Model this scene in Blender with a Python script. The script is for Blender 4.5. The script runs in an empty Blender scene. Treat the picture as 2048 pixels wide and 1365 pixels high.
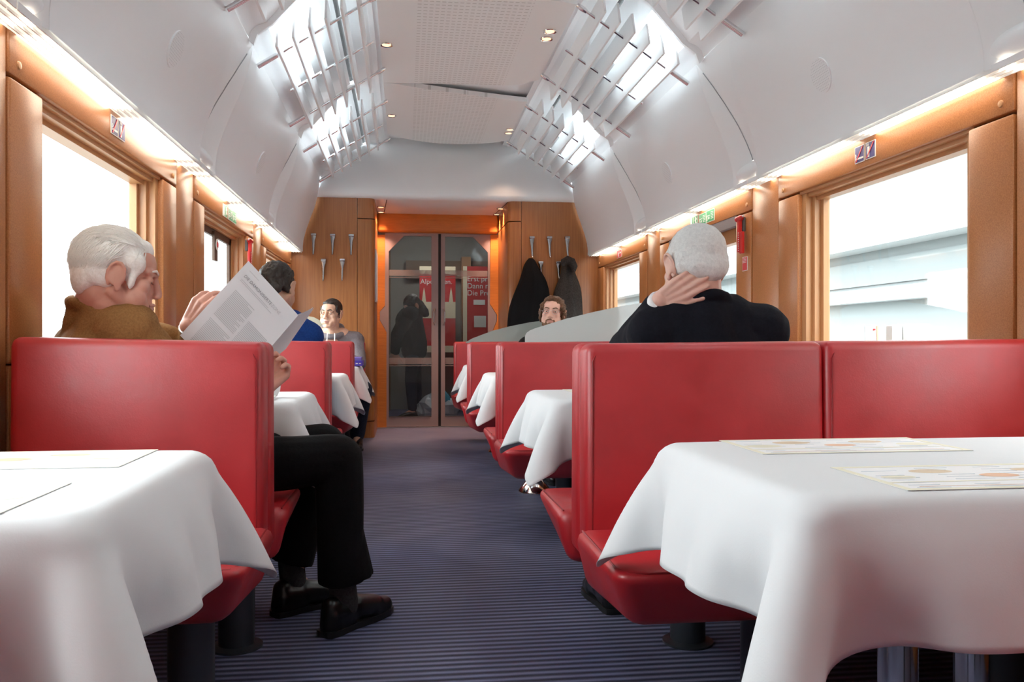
import bpy, bmesh, math, random
import numpy as np
from mathutils import Vector, Matrix, Euler
random.seed(7); rng = np.random.default_rng(7)
SC = bpy.context.scene; COL = SC.collection
PI = math.pi
R = math.radians
# ---------------------------------------------------------------- camera
F = 1680.0; TH = math.atan(215.0/F); CT, ST = math.cos(TH), math.sin(TH); H = 0.90
cam_d = bpy.data.cameras.new('camera'); cam = bpy.data.objects.new('camera', cam_d); COL.objects.link(cam)
cam.location = (0, 0, H); cam.rotation_euler = (R(90), 0, -TH)
cam_d.sensor_width = 36; cam_d.lens = 36*F/2048; cam_d.clip_start = 0.02; cam_d.clip_end = 300
SC.camera = cam
def ray(px, py):
    u = (px-1024)/F; v = (682.5-py)/F
    return Vector((u*CT+ST, CT-u*ST, v))
def onY(px, py, Y):
    d = ray(px, py); k = Y/d.y; return Vector((d.x*k, Y, H+d.z*k))
def onX(px, py, X):
    d = ray(px, py); k = X/d.x; return Vector((X, d.y*k, H+d.z*k))
def onZ(px, py, Z):
    d = ray(px, py); k = (Z-H)/d.z; return Vector((d.x*k, d.y*k, Z))
# ---------------------------------------------------------------- coach measures
XC = 0.406; HW = 1.43; XL = XC-HW; XR = XC+HW
PITCH = 1.945
PIL = [2.17+PITCH*k for k in range(-1, 4)]          # pillar centres along the coach
MOD = [3.143+PITCH*k for k in range(-1, 3)]         # window bay centres
# ---------------------------------------------------------------- object helpers
def link(name, data, parent=None, loc=None):
    o = bpy.data.objects.new(name, data); COL.objects.link(o)
    if parent is not None: o.parent = parent
    if loc is not None: o.location = loc
    return o
def tag(o, label=None, cat=None, group=None, kind=None):
    if label: o['label'] = label
    if cat: o['category'] = cat
    if group: o['group'] = group
    if kind: o['kind'] = kind
    return o
def thing(name, label, cat, loc=(0, 0, 0), rz=0.0, group=None):
    o = link(name, None); o.location = loc; o.rotation_euler = (0, 0, rz); o.empty_display_size = .1
    return tag(o, label, cat, group)
def copy_tree(o, parent=None):
    c = o.copy(); COL.objects.link(c)
    if parent is not None: c.parent = parent
    for ch in list(o.children): copy_tree(ch, c)
    return c
class MB:
    """collects vertices and faces of one mesh"""
    def __init__(self): self.v = []; self.f = []; self.m = []; self.mi = 0
    def add(self, vs, fs):
        n = len(self.v); self.v += [tuple(p) for p in vs]; self.f += [tuple(i+n for i in q) for q in fs]
        self.m += [self.mi]*len(fs); return self
    def box(self, a, b):
        (x0, y0, z0), (x1, y1, z1) = a, b
        vs = [(x0,y0,z0),(x1,y0,z0),(x1,y1,z0),(x0,y1,z0),(x0,y0,z1),(x1,y0,z1),(x1,y1,z1),(x0,y1,z1)]
        return self.add(vs, [(0,3,2,1),(4,5,6,7),(0,1,5,4),(1,2,6,5),(2,3,7,6),(3,0,4,7)])
    def hexa(self, vs):
        return self.add(vs, [(0,3,2,1),(4,5,6,7),(0,1,5,4),(1,2,6,5),(2,3,7,6),(3,0,4,7)])
    def prism(self, poly, vec):
        n = len(poly); vec = Vector(vec)
        vs = [Vector(p) for p in poly]+[Vector(p)+vec for p in poly]
        return self.add(vs, [tuple(range(n))[::-1], tuple(range(n, 2*n))]+[(i, (i+1) % n, n+(i+1) % n, n+i) for i in range(n)])
    def tube(self, pts, r, n=8, caps=True):
        pts = [Vector(p) for p in pts]; k = len(pts)
        rs = r if isinstance(r, (list, tuple)) else [r]*k
        t0 = (pts[1]-pts[0]).normalized()
        up = Vector((0, 0, 1)) if abs(t0.z) < .9 else Vector((0, 1, 0))
        a = t0.cross(up).normalized(); vs = []
        for i, p in enumerate(pts):
            t = (pts[min(i+1, k-1)]-pts[max(i-1, 0)]).normalized()
            a = (a-t*a.dot(t)).normalized(); b = t.cross(a)
            for j in range(n):
                w = 2*PI*j/n; vs.append(p+(a*math.cos(w)+b*math.sin(w))*rs[i])
        fs = [(i*n+j, i*n+(j+1) % n, (i+1)*n+(j+1) % n, (i+1)*n+j) for i in range(k-1) for j in range(n)]
        if caps: fs += [tuple(range(n))[::-1], tuple(range((k-1)*n, k*n))]
        return self.add(vs, fs)
    def grid(self, P, flip=False):
        """P[i][j] points"""
        a, b = len(P), len(P[0]); vs = [p for row in P for p in row]; fs = []
        for i in range(a-1):
            for j in range(b-1):
                q = (i*b+j, i*b+j+1, (i+1)*b+j+1, (i+1)*b+j); fs.append(q[::-1] if flip else q)
        return self.add(vs, fs)
    def lathe(self, prof, c=(0, 0, 0), n=24, axis='Z'):
        c = Vector(c); vs = []
        for (r, h) in prof:
            for j in range(n):
                w = 2*PI*j/n; p = (r*math.cos(w), r*math.sin(w), h)
                if axis == 'Y': p = (p[0], p[2], p[1])
                if axis == 'X': p = (p[2], p[0], p[1])
                vs.append(c+Vector(p))
        k = len(prof)
        fs = [(i*n+j, i*n+(j+1) % n, (i+1)*n+(j+1) % n, (i+1)*n+j) for i in range(k-1) for j in range(n)]
        fs += [tuple(range(n))[::-1], tuple(range((k-1)*n, k*n))]
        return self.add(vs, fs)
    def rbox(self, a, b, r=.02, seg=3, M=None, corners=None):
        bm = bmesh.new()
        if corners is None:
            (x0, y0, z0), (x1, y1, z1) = a, b
            corners = [(x0,y0,z0),(x1,y0,z0),(x1,y1,z0),(x0,y1,z0),(x0,y0,z1),(x1,y0,z1),(x1,y1,z1),(x0,y1,z1)]
        vs = [bm.verts.new(p) for p in corners]
        for q in [(0,3,2,1),(4,5,6,7),(0,1,5,4),(1,2,6,5),(2,3,7,6),(3,0,4,7)]: bm.faces.new([vs[i] for i in q])
        bmesh.ops.bevel(bm, geom=bm.edges[:], offset=r, segments=seg, profile=.5, affect='EDGES', clamp_overlap=True)
        bm.verts.index_update()
        pts = [(M @ v.co if M else v.co.copy()) for v in bm.verts]; fs = [[v.index for v in f.verts] for f in bm.faces]
        bm.free(); return self.add(pts, fs)
    def build(self, name, mat, parent=None, smooth=None, loc=None):
        me = bpy.data.meshes.new(name); me.from_pydata(self.v, [], self.f); me.update()
        bm = bmesh.new(); bm.from_mesh(me); bmesh.ops.recalc_face_normals(bm, faces=bm.faces); bm.to_mesh(me); bm.free()
        for m in (mat if isinstance(mat, (list, tuple)) else [mat]): me.materials.append(m)
        if len(me.materials) > 1: me.polygons.foreach_set('material_index', self.m)
        if smooth:
            me.shade_smooth()
            try: me.set_sharp_from_angle(angle=R(smooth))
            except Exception: pass
        return link(name, me, parent, loc)
def cut(o):
    """world placed children: shift a thing's empty to a base point, keeping geometry in place"""
    return o
def struct(name, mb, mat, parent=None, smooth=None):
    o = mb.build(name, mat, parent, smooth)
    if parent is None: o['kind'] = 'structure'
    return o
# ---------------------------------------------------------------- materials
def mat(name, col=(.8, .8, .8), rough=.5, metal=0.0, spec=.5, **kw):
    m = bpy.data.materials.new(name); m.use_nodes = True; nt = m.node_tree; b = nt.nodes['Principled BSDF']
    b.inputs['Base Color'].default_value = (*col, 1); b.inputs['Roughness'].default_value = rough
    b.inputs['Metallic'].default_value = metal; b.inputs['Specular IOR Level'].default_value = spec
    for k, v in kw.items():
        b.inputs[k.replace('_', ' ')].default_value = v
    return m
def N(m, t, **kw):
    n = m.node_tree.nodes.new(t)
    for k, v in kw.items():
        if k in n.inputs: n.inputs[k].default_value = v
        else: setattr(n, k, v)
    return n
def L(m, a, b): m.node_tree.links.new(a, b)
def P(m): return m.node_tree.nodes['Principled BSDF']
def coords(m, scale=(1, 1, 1), kind='Object', rot=(0, 0, 0)):
    t = N(m, 'ShaderNodeTexCoord'); mp = N(m, 'ShaderNodeMapping'); mp.inputs['Scale'].default_value = scale; mp.inputs['Rotation'].default_value = rot
    L(m, t.outputs[kind], mp.inputs['Vector']); return mp.outputs['Vector']
def ramp(m, fac, stops):
    r = N(m, 'ShaderNodeValToRGB'); L(m, fac, r.inputs['Fac']); e = r.color_ramp.elements
    while len(e) < len(stops): e.new(.5)
    for k, (p, c) in enumerate(stops): e[k].position = p; e[k].color = (*c, 1)
    return r.outputs['Color']
def bump(m, h, strength=.2, dist=.002):
    b = N(m, 'ShaderNodeBump'); b.inputs['Strength'].default_value = strength; b.inputs['Distance'].default_value = dist
    L(m, h, b.inputs['Height']); L(m, b.outputs['Normal'], P(m).inputs['Normal']); return b
def noise(m, vec, scale, detail=3, rough=.5):
    n = N(m, 'ShaderNodeTexNoise'); n.inputs['Scale'].default_value = scale; n.inputs['Detail'].default_value = detail; n.inputs['Roughness'].default_value = rough
    L(m, vec, n.inputs['Vector']); return n.outputs['Fac']
def emis(name, col, st):
    m = mat(name, (0, 0, 0)); P(m).inputs['Emission Color'].default_value = (*col, 1); P(m).inputs['Emission Strength'].default_value = st; return m
M = {}
def fresnel(m):
    fr = N(m, 'ShaderNodeFresnel'); ge = N(m, 'ShaderNodeNewGeometry'); a = N(m, 'ShaderNodeMath'); a.operation = 'MULTIPLY_ADD'
    L(m, ge.outputs['Backfacing'], a.inputs[0]); a.inputs[1].default_value = 1/1.45-1.45; a.inputs[2].default_value = 1.45; L(m, a.outputs[0], fr.inputs['IOR']); return fr
M['white'] = mat('white_panel', (.85, .872, .885), .4)
M['white2'] = mat('white_matte', (.865, .885, .895), .5)
m = M['ceil'] = mat('perforated_ceiling', (.85, .85, .84), .5)
v = coords(m)
sx = N(m, 'ShaderNodeSeparateXYZ'); L(m, v, sx.inputs[0])
def mth(m, op, a, b=None):
    n = N(m, 'ShaderNodeMath'); n.operation = op
    for i, x in enumerate((a, b)):
        if x is None: continue
        if isinstance(x, (int, float)): n.inputs[i].default_value = x
        else: L(m, x, n.inputs[i])
    return n.outputs[0]
fx = mth(m, 'FRACT', mth(m, 'MULTIPLY', sx.outputs[0], 1/.034)); fy = mth(m, 'FRACT', mth(m, 'MULTIPLY', sx.outputs[1], 1/.046))
hx = mth(m, 'LESS_THAN', mth(m, 'ABSOLUTE', mth(m, 'SUBTRACT', fx, .5)), .33); hy = mth(m, 'LESS_THAN', mth(m, 'ABSOLUTE', mth(m, 'SUBTRACT', fy, .5)), .12)
inn = mth(m, 'LESS_THAN', mth(m, 'ABSOLUTE', mth(m, 'SUBTRACT', sx.outputs[0], XC-.01)), .33)
ho = mth(m, 'MULTIPLY', mth(m, 'MULTIPLY', hx, hy), inn)
L(m, ramp(m, ho, [(0, (.85, .85, .84)), (1, (.64, .63, .61))]), P(m).inputs['Base Color'])
def woodmat(name, c1, c2, rough, sc=(30, 30, 1.2)):
    m = mat(name, c1, rough); v = coords(m, sc); f = noise(m, v, 3.0, 5, .6)
    L(m, ramp(m, f, [(.3, c1), (.7, c2)]), P(m).inputs['Base Color']); return m
m = M['lac'] = mat('copper_lacquered_panel', (.46, .185, .06), .33, spec=.5)      # speckled orange lacquer of walls
v = coords(m); f = noise(m, v, 260, 2, .7)
L(m, ramp(m, f, [(.35, (.38, .138, .04)), (.65, (.50, .205, .07))]), P(m).inputs['Base Color'])
M['wood'] = woodmat('cherry_wood', (.30, .105, .028), (.42, .165, .05), .33, (26, 26, .8))
M['wood2'] = woodmat('orange_wood', (.50, .17, .03), (.62, .23, .045), .35, (2, 20, 20))
M['frame'] = mat('window_frame', (.52, .26, .11), .35)
M['brown'] = mat('brown_rubber', (.09, .045, .025), .5)
M['seamgrey'] = mat('grey_seam', (.38, .40, .42), .6)
M['black'] = mat('black', (.008, .008, .009), .5)
M['darkgrey'] = mat('dark_grey_metal', (.09, .09, .095), .45)
M['blind'] = mat('grey_blind', (.20, .17, .18), .7)
M['chrome'] = mat('chrome', (.78, .78, .79), .12, 1.0)
M['hook'] = mat('hook_steel', (.40, .40, .41), .22, 1.0)
M['satin'] = mat('satin_steel', (.55, .55, .56), .3, 1.0)
M['tubegrey'] = mat('grey_pedestal', (.06, .065, .075), .35, .6)
m = M['doorgrey'] = mat('mauve_grey_door', (.33, .265, .26), .42, .15)
m = M['leather'] = mat('red_leather', (.42, .008, .013), .4, spec=.95)
v = coords(m); f = noise(m, v, 230, 3, .6); f2 = noise(m, v, 9, 3, .6)
L(m, ramp(m, f2, [(.3, (.39, .006, .011)), (.7, (.48, .010, .016))]), P(m).inputs['Base Color'])
L(m, ramp(m, f2, [(.3, (.36,)*3), (.7, (.48,)*3)]), P(m).inputs['Roughness'])
f3 = noise(m, v, 14, 4, .55); mx = mth(m, 'ADD', mth(m, 'MULTIPLY', f, .35), mth(m, 'MULTIPLY', f3, 1.6))
bump(m, mx, .2, .003)
M['seam'] = mat('red_leather_piping', (.26, .006, .010), .45)
m = M['cloth'] = mat('white_tablecloth', (.72, .73, .74), .8, spec=.2)
v = coords(m); w = noise(m, v, 420, 2, .5); w2 = noise(m, v, 7, 3, .5); bump(m, mth(m, 'ADD', mth(m, 'MULTIPLY', w, .15), mth(m, 'MULTIPLY', w2, 1.5)), .25, .003)
m = M['carpet'] = mat('ribbed_carpet', (.05, .052, .075), .6, spec=.4)
v = coords(m); sx = N(m, 'ShaderNodeSeparateXYZ'); L(m, v, sx.inputs[0])
wob = noise(m, v, 2.2, 2, .5); n1 = noise(m, v, 320, 2, .7); n2 = noise(m, v, 1.6, 3, .5)
yy = mth(m, 'ADD', sx.outputs[1], mth(m, 'MULTIPLY', wob, .004))
rib = mth(m, 'ADD', mth(m, 'MULTIPLY', mth(m, 'SINE', mth(m, 'MULTIPLY', yy, 2*PI/.034)), .5), .5)
c1 = ramp(m, mth(m, 'ADD', mth(m, 'MULTIPLY', rib, .62), mth(m, 'MULTIPLY', n1, .38)), [(.15, (.015, .018, .036)), (.5, (.088, .102, .185)), (.9, (.245, .265, .40))])
mixc = N(m, 'ShaderNodeMix'); mixc.data_type = 'RGBA'; mixc.blend_type = 'MULTIPLY'; mixc.inputs[0].default_value = 1
L(m, c1, mixc.inputs[6]); L(m, ramp(m, n2, [(.35, (.75, .75, .85)), (.65, (1.15, 1.1, 1.05))]), mixc.inputs[7]); L(m, mixc.outputs[2], P(m).inputs['Base Color'])
bump(m, mth(m, 'ADD', rib, mth(m, 'MULTIPLY', n1, .5)), .5, .004)
m = M['glass'] = bpy.data.materials.new('window_glass'); m.use_nodes = True; nt = m.node_tree
nt.nodes.remove(nt.nodes['Principled BSDF']); tr = N(m, 'ShaderNodeBsdfTransparent'); gl = N(m, 'ShaderNodeBsdfGlossy'); gl.inputs['Roughness'].default_value = .02
fr = fresnel(m); ms = N(m, 'ShaderNodeMixShader'); L(m, fr.outputs[0], ms.inputs[0]); L(m, tr.outputs[0], ms.inputs[1]); L(m, gl.outputs[0], ms.inputs[2]); L(m, ms.outputs[0], nt.nodes['Material Output'].inputs['Surface'])
tr.inputs[0].default_value = (.96, .98, .98, 1)
def glassmix(name, tint, dif, k):
    m = bpy.data.materials.new(name); m.use_nodes = True; nt = m.node_tree; nt.nodes.remove(nt.nodes['Principled BSDF'])
    tr = N(m, 'ShaderNodeBsdfTransparent'); tr.inputs[0].default_value = (*tint, 1); d = N(m, 'ShaderNodeBsdfDiffuse'); d.inputs[0].default_value = (*dif, 1)
    g = N(m, 'ShaderNodeBsdfGlossy'); g.inputs['Roughness'].default_value = .04
    a = N(m, 'ShaderNodeMixShader'); a.inputs[0].default_value = k; L(m, tr.outputs[0], a.inputs[1]); L(m, d.outputs[0], a.inputs[2])
    fr = fresnel(m); b = N(m, 'ShaderNodeMixShader'); L(m, fr.outputs[0], b.inputs[0]); L(m, a.outputs[0], b.inputs[1]); L(m, g.outputs[0], b.inputs[2])
    L(m, b.outputs[0], nt.nodes['Material Output'].inputs['Surface']); return m
M['frost'] = glassmix('pale_frosted_glass', (.9, .95, .93), (.60, .65, .635), .9)
M['frost2'] = glassmix('grey_frosted_glass', (.75, .85, .83), (.40, .47, .45), .72)
M['frostb'] = glassmix('cream_frosted_glass', (.9, .9, .8), (.52, .49, .40), .7)
M['doorglass'] = glassmix('door_glass', (.88, .91, .91), (.3, .32, .32), .015)
M['band'] = glassmix('etched_band', (.9, .9, .9), (.5, .45, .43), .35)
M['red'] = mat('signal_red', (.62, .02, .02), .35)
M['posterred'] = mat('poster_red', (.55, .012, .015), .5)
M['cream'] = mat('cream', (.78, .68, .50), .6)
M['paper'] = mat('paper', (.84, .845, .85), .6)
M['paper2'] = mat('magazine_paper', (.80, .81, .83), .35)
M['ink'] = mat('grey_ink', (.56, .57, .59), .6)
M['ink2'] = mat('dark_ink', (.30, .30, .32), .6)
M['creamline'] = mat('menu_cream', (.80, .77, .62), .6)
M['tan'] = mat('menu_tan', (.72, .58, .42), .6)
M['blueink'] = mat('menu_blue', (.60, .67, .74), .6)
M['orangeink'] = mat('menu_orange', (.80, .50, .34), .6)
M['signblue'] = mat('sign_blue', (.055, .045, .21), .4)
M['signgreen'] = mat('sign_green', (.03, .33, .13), .4)
M['signwhite'] = mat('sign_white', (.82, .82, .80), .4)
M['signred'] = mat('sign_red', (.72, .06, .07), .4)
M['bookblue'] = mat('book_blue', (.09, .07, .55), .4)
M['bookblue2'] = mat('book_lilac', (.22, .20, .62), .4)
M['strip'] = emis('lamp_diffuser', (1.0, .87, .70), 6)
M['stripdim'] = emis('lamp_end', (1.0, .86, .70), .75)
M['up'] = emis('lamp_upward_spill', (1.0, .95, .88), 5)
M['bulb'] = emis('spot_bulb', (1.0, .62, .36), 1.3)
# ================================================================= SETTING
Y0, YB, YD = -1.0, 7.90, 8.74                       # rear end, hook bulkhead, door plane
def U(s, u): return XC+s*u
fl = MB().box((XL-.12, Y0, -.06), (XR+.12, 11.2, 0)); struct('floor', fl, M['carpet'])
STRIPZ = 1.712
PROF = [(1.327,1.714),(1.328,1.765),(1.321,1.83),(1.298,1.915),(1.262,2.02),(1.225,2.12),(1.198,2.215),(1.182,2.31),(1.174,2.41)]
def prof_pt(t):
    t = max(0, min(1, t))*(len(PROF)-1); i = min(int(t), len(PROF)-2); f = t-i
    (a, b), (c, d) = PROF[i], PROF[i+1]; return a+(c-a)*f, b+(d-b)*f
wn = 0
for s, side in ((-1, 'left'), (1, 'right')):
    wall = link('wall_'+side, None); wall['kind'] = 'structure'
    X = lambda u: U(s, u)
    def xb(mb, u0, u1, y0, y1, z0, z1, r=0):
        a, b = sorted((X(u0), X(u1)))
        if r: mb.rbox((a, y0, z0), (b, y1, z1), r, 2)
        else: mb.box((a, y0, z0), (b, y1, z1))
        return mb
    for p in PIL:
        xb(MB(), HW, HW+.12, p-.158, p+.158, 0, 1.73, .006).build('pillar', M['lac'], wall, 35)
    xb(MB(), HW+.11, HW+.13, Y0, YD, 0, .84).build('outer_skin', M['brown'], wall)
    xb(MB(), HW, HW+.12, Y0, PIL[0]-.158, 0, 1.73).build('pillar', M['lac'], wall)
    bk = MB(); bk.grid([[(X(u), y, z) for u, z in PROF] for y in (Y0, PIL[0]+.4)]); bk.build('rear_panel', M['white'], wall)
    xb(MB(), HW-.0, HW+.12, PIL[-1]+.158, YD, 0, 1.73).build('pillar', M['lac'], wall)
    # roof skin behind the white panels
    bk = MB(); bk.grid([[ (X(u+.16), y, z) for u, z in PROF]+[(X(1.34), y, 2.43), (X(1.19), y, 2.577)] for y in (Y0, YD)]); bk.build('inner_skin', M['white'], wall)
    for yc in MOD:
        a, b = yc-.81, yc+.81; w0, w1 = yc-.60, yc+.60
        h = MB(); xb(h, HW-.004, HW+.12, a, b, 1.60, 1.73, .006); h.build('header_panel', M['lac'], wall, 35)
        bo = MB()
        for yy in (a+.055, b-.055): bo.lathe([(.0, 0), (.012, 0), (.010, -s*.004), (0, -s*.005)], (X(HW-.004), yy, 1.635), 12, 'X')
        bo.build('bolt', M['frame'], wall, 40)
        for c, d in ((a, w0), (w1, b)):
            xb(MB(), HW-.004, HW+.12, c+.004, d, .84, 1.592, .008).build('side_panel', M['lac'], wall, 35)
        xb(MB(), HW-.002, HW+.12, a+.004, b-.004, .02, .836, .008).build('lower_panel', M['lac'], wall, 35)
        # window
        wn += 1; win = link('window_%d' % wn, None); win['kind'] = 'structure'
        f = MB()
        xb(f, HW+.012, HW+.05, w0-.01, w1+.01, 1.588, 1.64); xb(f, HW+.03, HW+.085, w0-.01, w1+.01, 1.572, 1.60)
        xb(f, HW+.06, HW+.11, w0, w1, 1.555, 1.585)
        for yy, q in ((w0, 1), (w1, -1)):
            for u0, u1, wd in ((.02, .06, .035), (.05, .085, .06), (.08, .11, .085)):
                c0, c1 = sorted((yy-.01*q, yy+q*wd)); xb(f, HW+u0, HW+u1, c0, c1, .84, 1.60)
        xb(f, HW+.01, HW+.12, w0-.01, w1+.01, .80, .855); xb(f, HW+.05, HW+.11, w0, w1, .85, .875)
        f.build('frame', M['frame'], win)
        g = MB(); xb(g, HW+.104, HW+.108, w0+.05, w1-.05, .86, 1.57); g.build('pane', M['glass'], win)
        if side == 'left' and abs(yc-MOD[2]) < .1:      # hinged emergency window: dark top bar and hanging plate
            k = MB(); xb(k, HW+.085, HW+.103, w0+.06, w1-.06, 1.515, 1.57); xb(k, HW+.085, HW+.103, w1-.14, w1-.09, .88, 1.55); k.build('dark_bar', M['brown'], win)
            k = MB(); xb(k, HW+.07, HW+.085, yc-.03, yc+.055, 1.37, 1.54); pl = k.build('handle_plate', M['brown'], win)
            k = MB(); k.lathe([(0, 0), (.034, 0), (.034, .003), (0, .003)], (X(HW+.066), yc+.012, 1.465), 20, 'X'); k.build('oval_label', M['signwhite'], pl)
            k = MB(); k.lathe([(0, 0), (.017, 0), (.017, .003), (0, .003)], (X(HW+.0635), yc+.012, 1.465), 16, 'X'); k.build('red_dot', M['signred'], pl)
        if side == 'right' and abs(yc-MOD[2]) < .1:
            k = MB(); xb(k, HW+.0, HW+.035, w0, w1, 1.545, 1.625); k.build('roller_blind', M['blind'], win)
            k = MB(); xb(k, HW+.06, HW+.11, w0, w1, 1.47, 1.56); k.build('upper_sash', M['frame'], win)
    # white curved side panels: one per bay, with a folded gusset over each pillar
    NT = 26
    for yc in MOD:
        pn = MB(); P_ = []
        for i in range(NT+1):
            t = i/NT; u, z = prof_pt(t); n0 = yc-.81+.15*t**2.2; n1 = yc+.825
            row = [(X(u), y, z) for y in np.linspace(n0, n1, 10)]
            P_.append(row)
        pn.grid(P_)
        P2 = [[(x+s*.012, y, z) for x, y, z in (r[0], r[-1])] for r in P_]
        struct('trim_side_panel_'+side, pn, M['white'], None, 60)
    for p in PIL[1:-1]:
        gs = MB(); P_ = []
        for i in range(NT+1):
            t = i/NT; u, z = prof_pt(t); a = p-.165-.004; c = p+.03+.04*t+.24*t**3; b = p+.165+.15*t**2.2
            c = min(c, b-.004); off = .068*(1-t**3)+.003
            row = []
            for q in np.linspace(0, 1, 7): row.append((X(u+off*q**1.6), a+(c-a)*q, z-.0*off*q))
            for q in np.linspace(.15, 1, 5): row.append((X(u+off*(1-q)**1.3), c+(b-c)*q, z))
            P_.append(row)
        struct('trim_gusset_seam_'+side, MB().tube([Vector(r_[6])+Vector((-s*.003, 0, 0)) for r_ in P_[1:-2]], .0026, 6), M['seamgrey'], None, 60)
        gs.grid(P_); o = struct('trim_gusset_'+side, gs, M['white2'], None, 28)
    # lamp housing roll under the panels
    tb = MB(); tb.tube([(X(1.392), Y0, 1.772), (X(1.392), YB-.12, 1.772), (X(1.392), YB-.045, 1.772)], [.058, .058, .058], 22)
    tb.lathe([(.058, 0), (.055, .02), (.044, .034), (.02, .04), (0, .041)], (X(1.392), YB-.05, 1.772), 22, 'Y')
    struct('trim_lamp_housing_'+side, tb, M['white'], None, 40)
    # roof side with skylight openings
    RF = [(1.174,2.41),(1.09,2.49),(.92,2.69),(.80,2.785),(.775,2.795),(.55,2.83)]
    SKY = [(yc-.75, yc+.17) for yc in MOD]
    ys = sorted(set([Y0, 8.35]+[y for q in SKY for y in q]))
    rf = MB()
    for j in range(len(RF)-1):
        if j == 3: continue
        for y0, y1 in zip(ys[:-1], ys[1:]):
            if j == 1 and any(abs(q[0]-y0) < 1e-6 for q in SKY): continue
            (ua, za), (ub, zb) = RF[j], RF[j+1]
            if j == 0:
                k = [(ua, za), (1.163, 2.445), (1.137, 2.470), (ub, zb)]
            else: k = [RF[j], RF[j+1]]
            rf.grid([[(X(u), y, z) for u, z in k] for y in (y0, y1)])
    for q in SKY:                                        # reveals of the openings
        (ua, za), (ub, zb) = RF[1], RF[2]; n = (.10, .085)
        ring = [(ua, q[0], za), (ub, q[0], zb), (ub, q[1], zb), (ua, q[1], za)]
        for i in range(4):
            a, b = ring[i], ring[(i+1) % 4]
            rf.add([(X(a[0]), a[1], a[2]), (X(b[0]), b[1], b[2]), (X(b[0]+n[0]), b[1], b[2]+n[1]), (X(a[0]+n[0]), a[1], a[2]+n[1])], [(0, 1, 2, 3)])
    struct('ceiling_slope_'+side, rf, M['white'], None, 40)
    for q in SKY:
        wn += 1; (ua, za), (ub, zb) = RF[1], RF[2]
        g = MB().add([(X(ua+.09), q[0], za+.075), (X(ub+.09), q[0], zb+.075), (X(ub+.09), q[1], zb+.075), (X(ua+.09), q[1], za+.075)], [(0, 1, 2, 3)])
        struct('window_%d' % wn, g, M['glass'])
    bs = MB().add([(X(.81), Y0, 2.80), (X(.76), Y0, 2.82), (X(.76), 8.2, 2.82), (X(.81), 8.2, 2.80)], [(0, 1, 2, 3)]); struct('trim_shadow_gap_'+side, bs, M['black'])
    for p in PIL[1:-1]:                                   # arch rib between bays, running over the roof
        rb = MB(); pts = [(1.185,2.30),(1.168,2.41),(1.082,2.50),(.912,2.685),(.80,2.77)]
        y = p+.19; pts = [(1.174,2.40),(1.155,2.455),(1.082,2.505),(.912,2.695),(.795,2.79),(.77,2.80)]
        for w, o in ((0, 0),):
            rb.grid([[(X(u+.01), y+.0, z+.01) for u, z in pts], [(X(u-.022), y+.008, z-.022) for u, z in pts], [(X(u-.022), y+.03, z-.022) for u, z in pts], [(X(u+.01), y+.04, z+.01) for u, z in pts]])
        struct('trim_arch_rib_'+side, rb, M['white2'], None, 30)
# ceiling: backing slab and perforated panels with shaped ends
struct('ceiling', MB().box((XC-.62, Y0, 2.87), (XC+.62, 8.35, 2.90)).box((XC-.62, Y0, 2.815), (XC-.59, 8.35, 2.88)).box((XC+.59, Y0, 2.815), (XC+.62, 8.35, 2.88)), M['white2'])
def ceil_panel(y0, y1, near_cut, far):
    xs = np.linspace(XC-.56, XC+.56, 15); poly = []
    for x in xs:
        t = (x-xs[0])/(xs[-1]-xs[0]); k = max(0, (t-.06)/.94)
        poly.append((x, y0+(.36*k**.75 if near_cut else 0), 2.80))
    for x in xs[::-1]:
        t = (x-xs[0])/(xs[-1]-xs[0]); k = max(0, (t-.06)/.94)
        yy = y1-(.06*k) if far == 'cut' else y1+.28*math.sin(PI*min(1, max(0, t)))**.7+.1*t
        if far == 'cut' and t > .86: yy -= .14*(t-.86)/.14
        poly.append((x, yy, 2.80))
    struct('ceiling_panel', MB().prism(poly, (0, 0, .035)), M['ceil'])
ceil_panel(Y0, 6.24-2*1.945, False, 'cut'); ceil_panel(6.24-2*1.945, 6.24-1.945, True, 'cut'); ceil_panel(6.24-1.945, 6.24, True, 'cut'); ceil_panel(6.24, 7.78, True, 'arch')
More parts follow.
